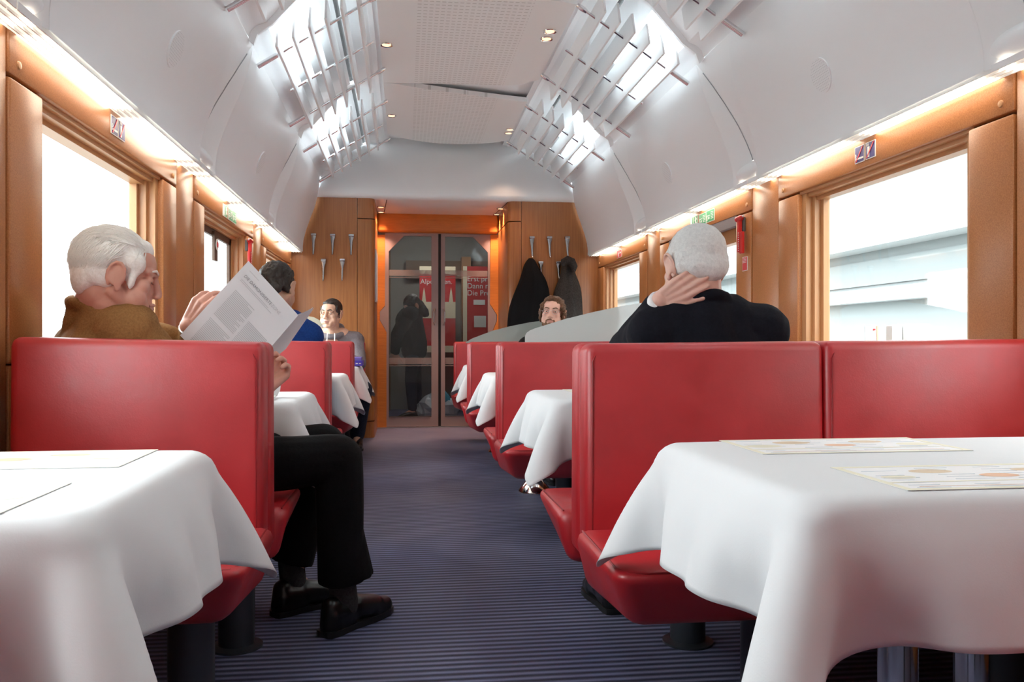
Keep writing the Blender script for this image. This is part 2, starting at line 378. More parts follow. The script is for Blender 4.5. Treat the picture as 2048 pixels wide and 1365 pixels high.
# front bulkhead: coved white head, soffit, wooden hook panels, door portal
pr = [(YD+.06, 2.205), (YB+.05, 2.222), (YB-.02, 2.228), (YB-.045, 2.245), (YB-.05, 2.275), (YB-.03, 2.34), (YB+.01, 2.44), (YB+.08, 2.56), (YB+.18, 2.68), (YB+.30, 2.80), (YB+.34, 2.9)]
wf = link('wall_front', None); wf['kind'] = 'structure'
bh = MB(); bh.grid([[(x, y, z) for y, z in pr] for x in np.linspace(XC-1.36, XC+1.36, 12)]); bh.build('bulkhead', M['white'], wf, 50)
xo0, xo1 = onY(749, 600, YB).x, onY(1016, 600, YB).x
hp = MB().box((XL, YB, 0), (xo0-.16, YB+.03, 2.235)); hp.build('hook_panel', M['wood'], wf)
hp = MB().box((xo1+.13, YB, 0), (XR, YB+.03, 2.235)); hp.build('hook_panel', M['wood'], wf)
for x0, x1, s in ((xo0-.155, xo0, 1), (xo1, xo1+.125, -1)):
    for z0, z1 in ((.16, 2.03), (2.04, 2.235), (0, .15)):
        c = MB(); xa, xb_ = (x0, x1); r = .055
        poly = [(x0, YB, z0)] if s > 0 else [(x1, YB, z0)]
        for k in range(7):
            w = PI/2*k/6
            poly.append(((x1-r+r*math.sin(w)) if s > 0 else (x0+r-r*math.sin(w)), YB+r-r*math.cos(w), z0))
        poly += [(x1, YD+.03, z0), (x1-.03, YD+.03, z0), (x1-.03, YB+.08, z0), (x0, YB+.03, z0)] if s > 0 else [(x0, YD+.03, z0), (x0+.03, YD+.03, z0), (x0+.03, YB+.08, z0), (x1, YB+.03, z0)]
        c.prism(poly, (0, 0, z1-z0)); c.build('corner_post', M['wood'], wf, 40)
dz_ = lambda px, py: onY(px, py, YD)
lint = MB().rbox((xo0, YD-.05, onY(800, 466, YD).z), (xo1, YD+.06, 2.225), .03, 4); lint.build('lintel', M['wood2'], wf, 40)
jl = [(752, 470), (770, 470), (770, 611), (759.5, 624), (759.5, 641), (773, 665), (773, 858), (752, 858)]
jr = [(1003, 470), (981, 470), (980, 608), (994, 630), (994, 642), (985, 665), (985, 858), (1003, 858)]
for q in (jl, jr):
    MB().prism([onY(a, b, YD-.005) for a, b in q], (0, .05, 0)).build('door_jamb', M['wood2'], wf)
MB().box((xo0, YD-.02, 0), (xo1, YD+.06, .012)).build('threshold', M['satin'], wf)
for pxl in ((774, 403, 768, 432), (1012, 409, 985, 433)):
    a = onZ(pxl[0], pxl[1], 2.222); b = onZ(pxl[2], pxl[3], 2.205); d = Vector((.008, 0, 0))
    MB().add([(a.x-.004, YB+.02, 2.2195), (a.x+.004, YB+.02, 2.2195), (b.x+.004, YD, 2.2035), (b.x-.004, YD, 2.2035)], [(0, 1, 2, 3)]).build('soffit_joint', M['black'], wf)
# door
door = link('door_1', None); door['kind'] = 'structure'
def leaf(x0, x1, outer_left, gx0, gx1):
    y = YD; top, bot = dz_(875, 468).z, .015
    gt, gb = dz_(875, 473).z, dz_(875, 833).z
    ch = .155
    if outer_left:
        inn = [(gx0, gb), (gx1, gb), (gx1, gt), (gx0+ch, gt), (gx0, gt-ch*1.05)]
        out = [(x0, bot), (x1, bot), (x1, top), (x0+ch, top), (x0, gt-ch*1.05)]
        outl = [(x0, bot), (x1, bot), (x1, top), (x0, top)]
    else:
        inn = [(gx0, gb), (gx1, gb), (gx1, gt-ch*1.05), (gx1-ch, gt), (gx0, gt)]
        out = [(x0, bot), (x1, bot), (x1, gt-ch*1.05), (x1-ch, top), (x0, top)]
    n = 5; mb = MB()
    for (yy, rev) in ((y, 0), (y+.035, 1)):
        mb.add([(a, yy, b) for a, b in out]+[(a, yy, b) for a, b in inn], [(i, (i+1) % n, n+(i+1) % n, n+i) for i in range(n)])
    mb.add([(a, y, b) for a, b in inn]+[(a, y+.035, b) for a, b in inn], [(i, (i+1) % n, n+(i+1) % n, n+i) for i in range(n)])
    mb.add([(a, y, b) for a, b in out]+[(a, y+.035, b) for a, b in out], [(i, (i+1) % n, n+(i+1) % n, n+i) for i in range(n)])
    # outer top corner
    if outer_left: mb.prism([(x0, y, gt-ch*1.05), (x0+ch, y, top), (x0, y, top)], (0, .035, 0))
    else: mb.prism([(x1, y, gt-ch*1.05), (x1, y, top), (x1-ch, y, top)], (0, .035, 0))
    lf = mb.build('leaf', M['doorgrey'], door)
    MB().prism([(a, y+.014, b) for a, b in inn], (0, .008, 0)).build('pane', M['doorglass'], lf)
    for z0, z1 in ((onY(800, 552, y).z, onY(800, 540, y).z), (onY(800, 729, y).z, onY(800, 716, y).z)):
        MB().box((gx0, y+.008, z0), (gx1, y+.012, z1)).build('etched_band', M['band'], lf)
        MB().box((gx0, y+.008, z0-.020), (gx1, y+.012, z0-.012)).build('etched_band', M['band'], lf)
    g = MB(); r = .012
    g.tube([(gx0, y-.002, gb), (gx1, y-.002, gb)], .004, 6); g.build('gasket', M['black'], lf)
    if outer_left: q = [(772, 611), (760, 624), (760, 641), (774, 665)]
    else: q = [(979, 608), (993, 630), (993, 642), (984, 665), (976, 665), (976, 608)]
    MB().prism([onY(a, b, y-.003) for a, b in q], (0, .03, 0)).build('finger_guard', M['doorgrey'], lf)
    hx = x1-.035 if outer_left else x0+.025; h0, h1 = onY(875, 650, y).z, onY(875, 618, y).z; sg = -1 if outer_left else 1
    hb = MB(); hb.tube([(hx, y, h0), (hx+sg*.012, y-.03, h0+.03), (hx+sg*.012, y-.03, h1-.03), (hx, y, h1)], .009, 8); hb.build('handle', M['satin'], lf, 40)
xa, xb2, xc2, xd = dz_(770, 600).x, dz_(876.5, 600).x, dz_(882, 600).x, dz_(980, 600).x
leaf(xa, xb2, True, dz_(777.5, 600).x, dz_(863, 600).x); leaf(xc2, xd, False, dz_(890, 600).x, dz_(976, 600).x)
MB().box((xb2, YD+.01, .015), (xc2, YD+.03, dz_(875, 468).z)).build('rubber_seal', M['black'], door)
# unseen wall added close behind the camera to cut light, white for fill
wr = MB().box((XL-.1, Y0-.05, 0), (XR+.1, Y0, 2.95)); struct('wall_rear_added', wr, M['white'])
# vestibule beyond the door
ve = link('wall_vestibule', None); ve['kind'] = 'structure'
vm = mat('vestibule_grey', (.30, .29, .27), .5); vmo = mat('vestibule_brown', (.20, .12, .07), .5)
MB().box((XL-.02, 11.15, 0), (XR, 11.2, 2.4)).build('end_panel', vm, ve)
MB().box((XL-.05, YD+.07, 0), (XL, 11.2, 2.4)).build('side_panel', vm, ve); MB().box((XR, YD+.07, 0), (XR+.05, 11.2, 2.4)).build('side_panel', vm, ve)
MB().box((XL, YD+.07, 2.32), (XR, 11.2, 2.36)).build('vestibule_ceiling', vm, ve)
for x0, x1 in ((XL, xo0), (xo1, XR)): MB().box((x0, YD+.07, 0), (x1, YD+.10, 2.36)).build('front_panel', vmo, ve)
MB().box((.02, 11.02, 1.72), (1.55, 11.15, 1.95)).build('overhead_panel', vmo, ve)
MB().box((-.35, 11.0, 0), (-.18, 11.15, 2.3)).build('door_post', vmo, ve); MB().box((.74, 10.95, 0), (.86, 11.15, 2.0)).build('door_post', M['frame'], ve)
# outside
og = MB().box((-40, -30, -1.6), (40, 60, -1.5)); struct('ground_outside', og, mat('pale_ballast', (.25, .26, .25), .9))
em = MB(); Pn = []
for i, (x, z) in enumerate([(-9, -1.5), (-11, -.2), (-13, 1.0), (-16, 1.7), (-22, 2.0)]):
    Pn.append([(x+random.uniform(-.4, .4), y, z+random.uniform(-.3, .3)*(i > 0)) for y in np.arange(-25, 60, 2.5)])
em.grid(Pn); struct('embankment_outside', em, mat('hazy_bank', (.19, .205, .195), .95), None, 80)
# ================================================================= FURNISHING
# --- building and outside right
bd = thing('building', 'pale building with long horizontal ledges outside the right windows', 'building')
fc = mat('pale_facade', (.19, .205, .205), .9); fc2 = mat('white_ledge', (.45, .46, .46), .8); fc3 = mat('grey_glazing', (.15, .168, .168), .6)
MB().box((7.5, -8, -1.5), (8.2, 46, 5.2)).build('wall', fc, bd)
for z0, z1, d in ((3.72, 3.9, .35), (2.35, 2.95, .45), (1.52, 1.72, .25), (.35, .75, .4)):
    MB().box((7.5-d, -8, z0), (7.5, 46, z1)).build('ledge', fc2, bd)
for z0, z1 in ((4.3, 4.7), (3.05, 3.5), (1.8, 2.2), (-.2, .2)): MB().box((7.46, -8, z0), (7.5, 46, z1)).build('glazing_band', fc3, bd)
ORD = {0: 'beside'}
NTH = {1: 'nearest', 2: 'middle', 3: 'farthest'}
# --- lamp strips above the windows
for s, side in ((-1, 'left'), (1, 'right')):
    for k, yc in enumerate(MOD):
        w = ('above the %s %s window' % (NTH[k], side)) if k > 0 else ('at the upper %s edge, above the front table' % side)
        t = thing('light_strip', 'glowing louvred light strip '+w, 'light strip', group='light strips over the windows')
        a, b = yc-PITCH/2+.004, yc+PITCH/2-.004
        if k == 3: b = YB-.05
        def bx(y0, y1, z0=STRIPZ, z1=STRIPZ+.012, u0=1.340, u1=1.428):
            p, q = sorted((U(s, u0), U(s, u1))); return MB().box((p, y0, z0), (q, y1, z1))
        bx(a+.20, yc-.06).build('diffuser', M['strip'], t); bx(yc+.06, b-.20).build('diffuser', M['strip'], t)
        for y0, y1 in ((a, a+.07), (a+.13, a+.2), (yc-.06, yc+.06), (b-.2, b-.13), (b-.07, b)): bx(y0, y1).build('end_louvre', M['stripdim'], t)
        for y0, y1 in ((a+.07, a+.13), (b-.13, b-.07)): bx(y0, y1).build('diffuser', M['strip'], t)
        if k < 3:
            pz = PIL[k+1]; q = sorted((U(s, 1.385), U(s, 1.42))); MB().box((q[0], pz-.11, 1.834), (q[1], pz+.11, 1.838)).build('upper_spill', M['up'], t)  # unseen glow added for strip light leaking up into the gusset
        sl = MB()
        for u in (1.336, 1.359, 1.382, 1.405):
            p, q = sorted((U(s, u), U(s, u+.003))); sl.box((p, a, STRIPZ-.008), (q, b, STRIPZ+.014))
        sl.build('louvre_blade', M['white2'], t)
# --- slatted racks under the skylights
def rack(s, yc, label):
    t = thing('slat_rack', label, 'rack', group='slatted racks under the skylights')
    O = Vector((U(s, 1.134), 0, 2.367)); I = Vector((U(s, .55), 0, 2.745)); d = (I-O).normalized()
    for q, y in enumerate((yc-.61, yc, yc+.61)):
        A = O+Vector((0, y, 0)); B = I+Vector((0, y, 0))
        if q == 1: A = A+d*.06; B = B-d*.05
        r = MB().tube([A, B], .0075, 10).build('rod', M['chrome'], t, 40)
        if q != 1:
            MB().tube([A-d*.045, A+d*.075], .0135, 12).build('bracket', M['chrome'], r, 40)
            MB().tube([B-d*.05, B-d*.02, B+d*.015], [.011, .015, .011], 12).build('clamp', M['chrome'], r, 40)
    n = d.cross(Vector((0, 1, 0))).normalized()
    ln = (I-O).length
    for i in range(6):
        c = O+d*(ln*(.155+.137*i)); c = c+Vector((0, 0, .012)); h = .062
        sb = MB(); tx = Vector((.0065, 0, 0)); up = Vector((0, 0, h))
        y0, y1 = yc-.83, yc+(.86 if yc < 7 else .64); sk = .05
        pts = [c-tx-up+Vector((0, y0, 0)), c+tx-up+Vector((0, y0, 0)), c+tx-up+Vector((0, y1-sk, 0)), c-tx-up+Vector((0, y1-sk, 0)),
               c-tx+up+Vector((0, y0+sk, 0)), c+tx+up+Vector((0, y0+sk, 0)), c+tx+up+Vector((0, y1, 0)), c-tx+up+Vector((0, y1, 0))]
        sb.rbox(None, None, .002, 1, corners=pts); sb.build('slat', M['white'], t)
    return t
for s, side in ((-1, 'left'), (1, 'right')):
    for k, yc in enumerate((3.17-PITCH, 3.17, 5.155, 7.145)):
        if k == 0: continue
        rack(s, yc, 'white slatted rack on chrome rods under the %s %s skylight' % ({1: 'nearest', 2: 'middle', 3: 'farthest'}[k], side))
# --- downlights
def downlight(p, label, grp, r=.034, power=14, col=(1, .62, .40)):
    t = thing('downlight', label, 'downlight', group=grp)
    MB().lathe([(r*.72, 0), (r, 0), (r*1.06, -.004), (r*.98, -.008), (r*.72, -.004)], p, 24).build('trim_ring', M['chrome'], t, 50)
    MB().lathe([(0, -.0062), (r*.70, -.0052), (r*.70, .002), (0, .002)], p, 20).build('bulb', M['bulb'], t)
    ld = bpy.data.lights.new('downlight_beam', 'SPOT'); ld.energy = power; ld.color = col; ld.spot_size = R(75); ld.spot_blend = .7; ld.shadow_soft_size = .03
    o = link('beam', ld, t, (p[0], p[1], p[2]-.03)); return t
for (px, py), lb in {(773, 89): 'single glowing downlight at left edge of the near ceiling panel', (783, 231): 'single glowing downlight at left edge of the far ceiling panel', (1100, 62): 'upper downlight of the pair at right edge of the near ceiling panel', (1093, 77): 'lower downlight of the pair at right edge of the near ceiling panel', (1020, 259): 'upper downlight of the pair at right edge of the far ceiling panel', (1017, 266): 'lower downlight of the pair at right edge of the far ceiling panel'}.items():
    downlight(onZ(px, py, 2.797), lb, 'ceiling downlights', .04, 10)
for (px, py), lb in {(762, 414): 'front downlight of the left pair above the glass doors', (762.5, 425.5): 'rear downlight of the left pair above the glass doors', (1001, 417.5): 'front downlight of the right pair above the glass doors', (992, 429.5): 'rear downlight of the right pair above the glass doors'}.items():
    p = onZ(px, py, 2.212); p.y = min(max(p.y, YB+.12), YD-.14); p.z = 2.222-.017*(p.y-YB-.05)/.85-.001; downlight(p, lb, 'soffit downlights', .038, 36, (1, .55, .36))
# --- loudspeaker grilles on the side panels
def on_panel(px, py, s):
    best = None
    for i in range(400):
        u, z = prof_pt(i/399); p = onX(px, py, U(s, u)); e = abs(p.z-z)
        if best is None or e < best[0]: best = (e, i/399, p)
    return best[1], best[2]
def grille(px, py, s, r, label):
    tt, p = on_panel(px, py, s); (u0, z0), (u1, z1) = prof_pt(tt-.05), prof_pt(tt+.05)
    up = Vector((U(s, u1)-U(s, u0), 0, z1-z0)).normalized(); n = Vector((-s*up.z, 0, s*up.x)); n = n if n.x*s < 0 else -n
    t = thing('speaker_grille', label, 'speaker grille', group='loudspeaker grilles in the side panels'); mb = MB(); dk = MB()
    c = p+n*.006; ring = [c+(Vector((0, 1, 0))*math.cos(w)+up*math.sin(w))*r for w in np.linspace(0, 2*PI, 33)[:-1]]
    mb.prism(ring, -n*.012); mb.build('cover', M['white'], t)
    st = .0125
    for i in range(-12, 13):
        for j in range(-12, 13):
            a, b = i*st, j*st*.8
            if a*a+b*b < (r-.006)**2:
                q = c+n*.0008+Vector((0, a, 0))+up*b; e = .0021
                dk.add([q+Vector((0, e*math.cos(w), 0))+up*(e*math.sin(w)) for w in np.linspace(0, 2*PI, 7)[:-1]], [(0, 1, 2, 3, 4, 5)])
    dk.build('holes', M['ink'], t)
grille(350, 98, -1, .072, 'round perforated speaker grille on the nearest left white panel')
grille(521, 326, -1, .072, 'round perforated speaker grille on the middle left white panel')
grille(1643, 150, 1, .072, 'round perforated speaker grille on the nearest right white panel')
grille(1335, 346, 1, .072, 'round perforated speaker grille on the middle right white panel')
# --- benches: two backs joined, a seat on either side
TOPZ = .893
def bench(side, faces, loc, label, seatd=.40):
    t = thing('booth_bench', label, 'bench', group='red leather booth benches')
    y0 = loc
    if side == 'right': xa, xw, seams = .450, XR-.012, [1.085]
    else: xa, xw, seams = -.355, -.962, []
    sgn = 1 if side == 'right' else -1
    xs = [xa]+seams+[xw]
    def top(x): return TOPZ+.014*abs(x-xa)/abs(xw-xa)+(.004 if side == 'left' else 0)
    for f in faces:
        q = -1 if f == 'near' else 1
        for i in range(len(xs)-1):
            a, b = xs[i], xs[i+1]; ya, yb = y0+q*.004, y0+q*.118; zb_ = .335
            c = [(a, ya, zb_), (b, ya, zb_), (b, yb-q*.01, zb_), (a, yb-q*.01, zb_), (a, ya, top(a)), (b, ya, top(b)), (b, yb-q*.022, top(b)), (a, yb-q*.022, top(a))]
            # fuller front face: insert by bulging slightly
            mb = MB(); mb.rbox(None, None, .024, 4, corners=c)
            bk = mb.build('backrest', M['leather'], t, 50)
            sm = MB(); yy = yb-q*.008
            rim = [(a+sgn*.016, yy-q*.006, .40), (a+sgn*.017, yy-q*.011, top(a)-.045), (a+sgn*.03, yy-q*.017, top(a)-.022), (b-sgn*.02, yy-q*.017, top(b)-.022)]
            sm.tube(rim, .0022, 5); sm.build('seam', M['seam'], bk, 60)
        xo = xa-sgn*.036; yb = y0+q*.105; yf = y0+q*(.118+seatd)
        c = [(xo+sgn*.03, yb, .285), (xw, yb, .285), (xw, yf-q*.10, .285), (xo+sgn*.07, yf-q*.10, .285), (xo, yb, .435), (xw, yb, .435), (xw, yf, .428), (xo, yf, .428)]
        mb = MB(); mb.rbox(None, None, .034, 4, corners=c); se = mb.build('seat', M['leather'], t, 50)
        sm = MB(); z = .4275
        sm.tube([(xo+sgn*.022, yb+q*.02, .431), (xo+sgn*.022, yf-q*.06, z), (xo+sgn*.04, yf-q*.026, z-.002), (xo+sgn*.08, yf-q*.020, z-.002), (xw, yf-q*.020, z-.002)], .0024, 5); sm.build('seam', M['seam'], se, 60)
        px = .84 if side == 'right' else -.49
        MB().lathe([(0, 0), (.075, 0), (.075, .006), (.052, .012), (.052, .288), (0, .288)], (px, y0+q*.265, 0), 24).build('pedestal', M['tubegrey'], t, 50)
        if side == 'right': MB().lathe([(0, 0), (.075, 0), (.075, .006), (.052, .012), (.052, .288), (0, .288)], (px+.62, y0+q*.265, 0), 24).build('pedestal', M['tubegrey'], t, 50)
    return t
BR = [(.22, ('far',), 'red leather bench at the right beside the camera, facing forward'), (2.16, ('near', 'far'), 'nearest right red leather double bench, behind the front white table'), (4.09, ('near', 'far'), 'second right red leather double bench carrying the nearer frosted partition'), (6.02, ('near', 'far'), 'third right red leather double bench carrying the farther frosted partition'), (7.80, ('near',), 'farthest right red leather bench against the wooden hook wall')]
BL = [(.22, ('far',), 'red leather bench at the left beside the camera, facing forward'), (2.29, ('near', 'far'), 'nearest left red leather double bench with the old man reading'), (4.14, ('near', 'far'), 'second left red leather double bench with the man in blue'), (6.04, ('near', 'far'), 'third left red leather double bench in front of the grey hoodie man'), (7.80, ('near',), 'farthest left red leather bench under the grey hoodie man')]
for y, f, lb in BR: bench('right', f, y, lb)
for y, f, lb in BL: bench('left', f, y, lb)
# --- tables with cloths
TZ = .70
def drape(w, d, over, seed, nstep=420, h=.0185):
    g = np.random.default_rng(seed)
    nx = int(round((w+over)/h)); ny = int(round((d+2*over)/h))
    xs = np.linspace(-over, w, nx+1); ys = np.linspace(-over, d+over, ny+1); hx = xs[1]-xs[0]; hy = ys[1]-ys[0]
    p = np.stack(np.meshgrid(xs, ys, indexing='ij')+[np.zeros((nx+1, ny+1))], -1) if False else np.stack([*np.meshgrid(xs, ys, indexing='ij'), np.zeros((nx+1, ny+1))], -1)
    rest = p.copy(); v = np.zeros_like(p); ins = (rest[..., 0] > .04) & (rest[..., 1] > .04) & (rest[..., 1] < d-.04)
    p[..., 2] += np.where(ins, 0, g.normal(0, .004, ins.shape))
    wgt = np.where(ins, 0.0, 1.0)[..., None]
    dt = .012
    def con(a, b, L0, k):
        pa, pb = p[a], p[b]; dl = pb-pa; ln = np.linalg.norm(dl, axis=-1, keepdims=True); wa, wb = wgt[a], wgt[b]
        s = k*(ln-L0)/np.maximum(ln, 1e-9)/np.maximum(wa+wb, 1e-9)*dl
        p[a] += wa*s; p[b] -= wb*s
    S = slice
    sets = []
    def addset(di, dj, k):
        L0 = math.hypot(di*hx, dj*hy); A = nx+1; B = ny+1
        for par in range(2):
            if di:
                st = list(range(0, A-di));
                idx = np.array([i for i in st if (i//di) % 2 == par])
                if len(idx) == 0: continue
                j0 = max(0, -dj); j1 = B-max(0, dj)
                jj = np.arange(j0, j1); sets.append((np.ix_(idx, jj), np.ix_(idx+di, jj+dj), L0, k))
            else:
                idx = np.array([j for j in range(0, B-dj) if (j//dj) % 2 == par]); ii = np.arange(A)
                sets.append((np.ix_(ii, idx), np.ix_(ii, idx+dj), L0, k))
    addset(1, 0, 1); addset(0, 1, 1); addset(1, 1, .45); addset(1, -1, .45); addset(2, 0, .5); addset(0, 2, .5); addset(2, 2, .2); addset(2, -2, .2); addset(5, 0, .10); addset(0, 5, .10); addset(9, 0, .02); addset(0, 9, .02)
    wind = g.normal(0, .05, (nx+1, ny+1, 3))
    for it in range(nstep):
        v[..., 2] -= 9.8*dt; v *= .965
        if it < 60: v += wind*dt*6
        q = p.copy(); p += v*dt*wgt
        for _ in range(5):
            for c in sets: con(*c)
            r_ = .022; x, y, z = p[..., 0], p[..., 1], p[..., 2]
            qx = np.maximum(x, r_); qy = np.clip(y, r_, d-r_); qz = np.clip(z, -.05, -r_)
            e = np.stack([x-qx, y-qy, z-qz], -1); ln = np.linalg.norm(e, axis=-1, keepdims=True)
            hit = (ln < r_) & (wgt > 0); up_ = ln < 1e-6; e = np.where(up_, np.array([0, 0, 1.0]), e/np.maximum(ln, 1e-9))
            p = np.where(hit, np.stack([qx, qy, qz], -1)+e*r_, p)
        v = (p-q)/dt
    return p
def cloth_mesh(p, mir=False, flipy=False):
    a, b = p.shape[:2]; me = bpy.data.meshes.new('tablecloth'); vv = p.reshape(-1, 3).copy()
    if mir: vv[:, 0] *= -1
    fs = [(i*b+j, (i+1)*b+j, (i+1)*b+j+1, i*b+j+1) for i in range(a-1) for j in range(b-1)]
    if mir: fs = [q[::-1] for q in fs]
    me.from_pydata([tuple(q) for q in vv], [], fs); me.materials.append(M['cloth']); me.update(); me.shade_smooth(); return me
WR, WL, DT, OV = XR-.02-.49, abs(XL)-.02-.345, .63, .172
cmR = [cloth_mesh(drape(WR, DT, OV, 3)), cloth_mesh(drape(WR, DT, OV, 11))]
cmL = [cloth_mesh(drape(WL, DT, OV, 5), True), cloth_mesh(drape(WL, DT, OV, 12), True)]
POS = ['nearest', 'second', 'third', 'farthest']
for side, xa, s, ws, cms in (('right', .49, 1, WR, cmR), ('left', -.345, -1, WL, cmL)):
    for k, ya in enumerate((1.0, 2.79, 4.72, 6.53)):
        t = thing('dining_table', 'dining table under a white cloth, %s on the %s side' % (POS[k], side), 'table', group='dining tables')
        x0, x1 = sorted((xa, xa+s*ws)); MB().rbox((x0+.016, ya+.016, TZ-.04), (x1-.016, ya+DT-.016, TZ-.008), .015, 3).build('tabletop', M['white2'], t)
        cx = xa+s*.28; cy = ya+DT*.5-.08
        MB().lathe([(0, .012), (.03, .012), (.03, TZ-.034), (0, TZ-.034)], (cx, cy, 0), 20).build('column', M['chrome'], t, 50)
        MB().lathe([(0, 0), (.098, 0), (.098, .012), (.045, .075), (.034, .085), (0, .085)], (cx, cy, 0), 28).build('foot', M['chrome'], t, 40)
        MB().lathe([(0, 0), (.03, 0), (.03, TZ-.034), (0, TZ-.034)], (xa+s*(.55 if s > 0 else .5), cy+.2, 0), 20).build('column', M['chrome'], t, 50)
        c = link('tablecloth', cms[k % 2]); c.location = (xa, ya, TZ)
        tag(c, 'white cloth draped over the %s %s table, corner hanging into the aisle' % (POS[k], side), 'tablecloth', 'white tablecloths')
        md = c.modifiers.new('sub', 'SUBSURF'); md.levels = 1; md.render_levels = 1
        md = c.modifiers.new('thick', 'SOLIDIFY'); md.thickness = .0012; md.offset = 1
# --- printed placemats on the two front tables
def placemat(x0, y0, w, d, label, turn):
    t = thing('menu_sheet', label, 'menu', group='printed menu sheets'); z = TZ+.0018
    MB().box((x0, y0, z), (x0+w, y0+d, z+.0005)).build('sheet', M['paper'], t)
    z += .0006; f = MB(); e = .012
    for a, b in (((x0, y0), (x0+w, y0+e)), ((x0, y0+d-e), (x0+w, y0+d)), ((x0, y0+e), (x0+e, y0+d-e)), ((x0+w-e, y0+e), (x0+w, y0+d-e)), ((x0+e, y0+d*.28), (x0+w-e, y0+d*.31))): f.box((a[0], a[1], z), (b[0], b[1], z+.0002))
    f.build('border', M['creamline'], t)
    g = random.Random(int(x0*1000+y0*77))
    for c in range(5):
        cx = x0+w*(.12+.19*c); cy = y0+d*(.5+.22*(c % 2)); p = MB(); rr = g.uniform(.018, .03)
        p.add([(cx+rr*1.3*math.cos(a), cy+rr*.7*math.sin(a), z+.0002) for a in np.linspace(0, 2*PI, 15)[:-1]], [tuple(range(14))]); p.build('food_picture', M['tan'] if c % 2 else M['orangeink'] if c == 2 else M['creamline'], t)
    tx = MB()
    for r_ in range(9):
        for c in range(4):
            if g.random() < .75:
                xx = x0+w*(.06+.235*c); yy = y0+d*(.08+.098*r_); tx.box((xx, yy, z), (xx+w*g.uniform(.08, .17), yy+.0022, z+.0002))
    tx.build('text_lines', M['blueink'], t); MB().box((x0+w*.08, y0+d*.12, z), (x0+w*.9, y0+d*.128, z+.0002)).build('red_rule', M['orangeink'], t)
placemat(.62, 1.40, .40, .205, 'printed menu sheet lying across the table from the camera, front right table', 0)
placemat(.66, 1.035, .42, .205, 'printed menu sheet on the near side of the front right table', 0)
placemat(-.86, 1.385, .415, .215, 'printed menu sheet lying across the table from the camera, front left table', 0)
placemat(-.875, 1.03, .415, .21, 'printed menu sheet on the near side of the front left table', 0)
placemat(.64, 3.18, .4, .2, 'printed menu sheet on the second right table behind the nearest bench', 0)
# --- small things on the tables
p = onY(556, 783, 3.0); cupx, cupy = p.x-.03, 3.02
t = thing('cup', 'white cup at the aisle end of the second left table', 'cup'); MB().lathe([(0, 0), (.024, 0), (.034, .02), (.040, .062), (.037, .062), (.031, .02), (.0, .008)], (cupx, cupy, TZ+.006), 24).build('bowl', M['paper'], t, 50)
MB().tube([(cupx-.034, cupy, TZ+.052), (cupx-.055, cupy, TZ+.048), (cupx-.053, cupy, TZ+.030), (cupx-.030, cupy, TZ+.022)], .004, 8).build('handle', M['paper'], t, 50)
t = thing('booklet', 'thin white booklet lying near the edge of the second left table', 'booklet'); MB().box((-.68, 2.86, TZ+.004), (-.44, 2.97, TZ+.010)).build('pages', M['paper'], t); MB().box((-.682, 2.858, TZ+.0101), (-.438, 2.972, TZ+.0115)).build('cover', M['creamline'], t)
t = thing('book', 'lilac and blue book pair on the farthest left table by the hoodie sleeve', 'book')
pb = onY(711, 727, 6.72); MB().box((pb.x-.10, 6.66, TZ+.004), (pb.x+.055, 6.9, TZ+.045)).build('lower_cover', M['bookblue'], t); MB().box((pb.x-.10, 6.68, TZ+.046), (pb.x+.045, 6.9, TZ+.072)).build('upper_cover', M['bookblue2'], t)
ln = MB()
for dx in (-.02, .005, .03): ln.box((pb.x+dx, 6.658, TZ+.02), (pb.x+dx+.016, 6.66, TZ+.028))
ln.build('spine_text', M['signwhite'], t)
t = thing('menu_card', 'upright white folding card with orange edge on the table by the nearest right window', 'card')
a = onY(1731, 652, 3.05); MB().prism([(a.x, 3.05, TZ+.004), (a.x+.055, 3.05, TZ+.004), (a.x+.05, 3.06, a.z), (a.x+.004, 3.06, a.z)], (0, .003, 0)).build('front_leaf', M['paper'], t)
MB().prism([(a.x+.055, 3.048, TZ+.004), (a.x+.062, 3.06, TZ+.004), (a.x+.06, 3.062, a.z), (a.x+.05, 3.058, a.z)], (0, .012, 0)).build('orange_edge', M['orangeink'], t)
MB().box((a.x+.036, 3.0555, a.z-.018), (a.x+.044, 3.0575, a.z-.011)).build('red_mark', M['signred'], t)
t = thing('cloth_reflection', 'pale box in place of the cloth reflection in the nearest right window', 'box')  # solid boxes stand in for the tablecloth reflected in the pane
a = onY(1815, 648, 3.12); MB().rbox((a.x, 3.12, TZ+.003), (a.x+.10, 3.2, a.z), .004, 1).build('box', M['paper'], t); MB().rbox((a.x-.045, 3.15, TZ+.003), (a.x-.002, 3.2, a.z-.004), .004, 1).build('side_box', M['paper'], t)
# --- glass partitions on the benches
def partition(pts, y, m, label):
    t = thing('glass_partition', label, 'partition', group='frosted glass partitions'); pts = [(x, max(z, .885)) for x, z in pts]
    MB().prism([(x, y-.005, z) for x, z in pts], (0, .01, 0)).build('pane', M[m], t, 30)
    xs = [q[0] for q in pts]; MB().box((min(xs)+.06, y-.012, .86), (max(xs), y+.012, .895)).build('rail', M['satin'], t)
def outl(pix, y, xend): 
    q = [(onY(a, b, y).x, onY(a, b, y).z) for a, b in pix]; q.append((xend, q[-1][1]+.01)); q.append((xend, .84)); q.insert(0, (q[0][0], .84)); return q
partition(outl([(1050, 672), (1053, 666), (1060, 661), (1070, 657), (1125, 640), (1180, 626), (1235, 614), (1290, 605), (1340, 600), (1400, 600), (1440, 607), (1480, 626), (1525, 645)], 4.09, XR-.01), 4.09, 'frost', 'pale frosted glass partition on the second right bench')
partition(outl([(931, 685), (945, 677), (985, 662), (1020, 653), (1060, 645), (1100, 640), (1140, 636)], 6.02, XR-.01), 6.02, 'frost2', 'grey green glass partition behind the bearded man')
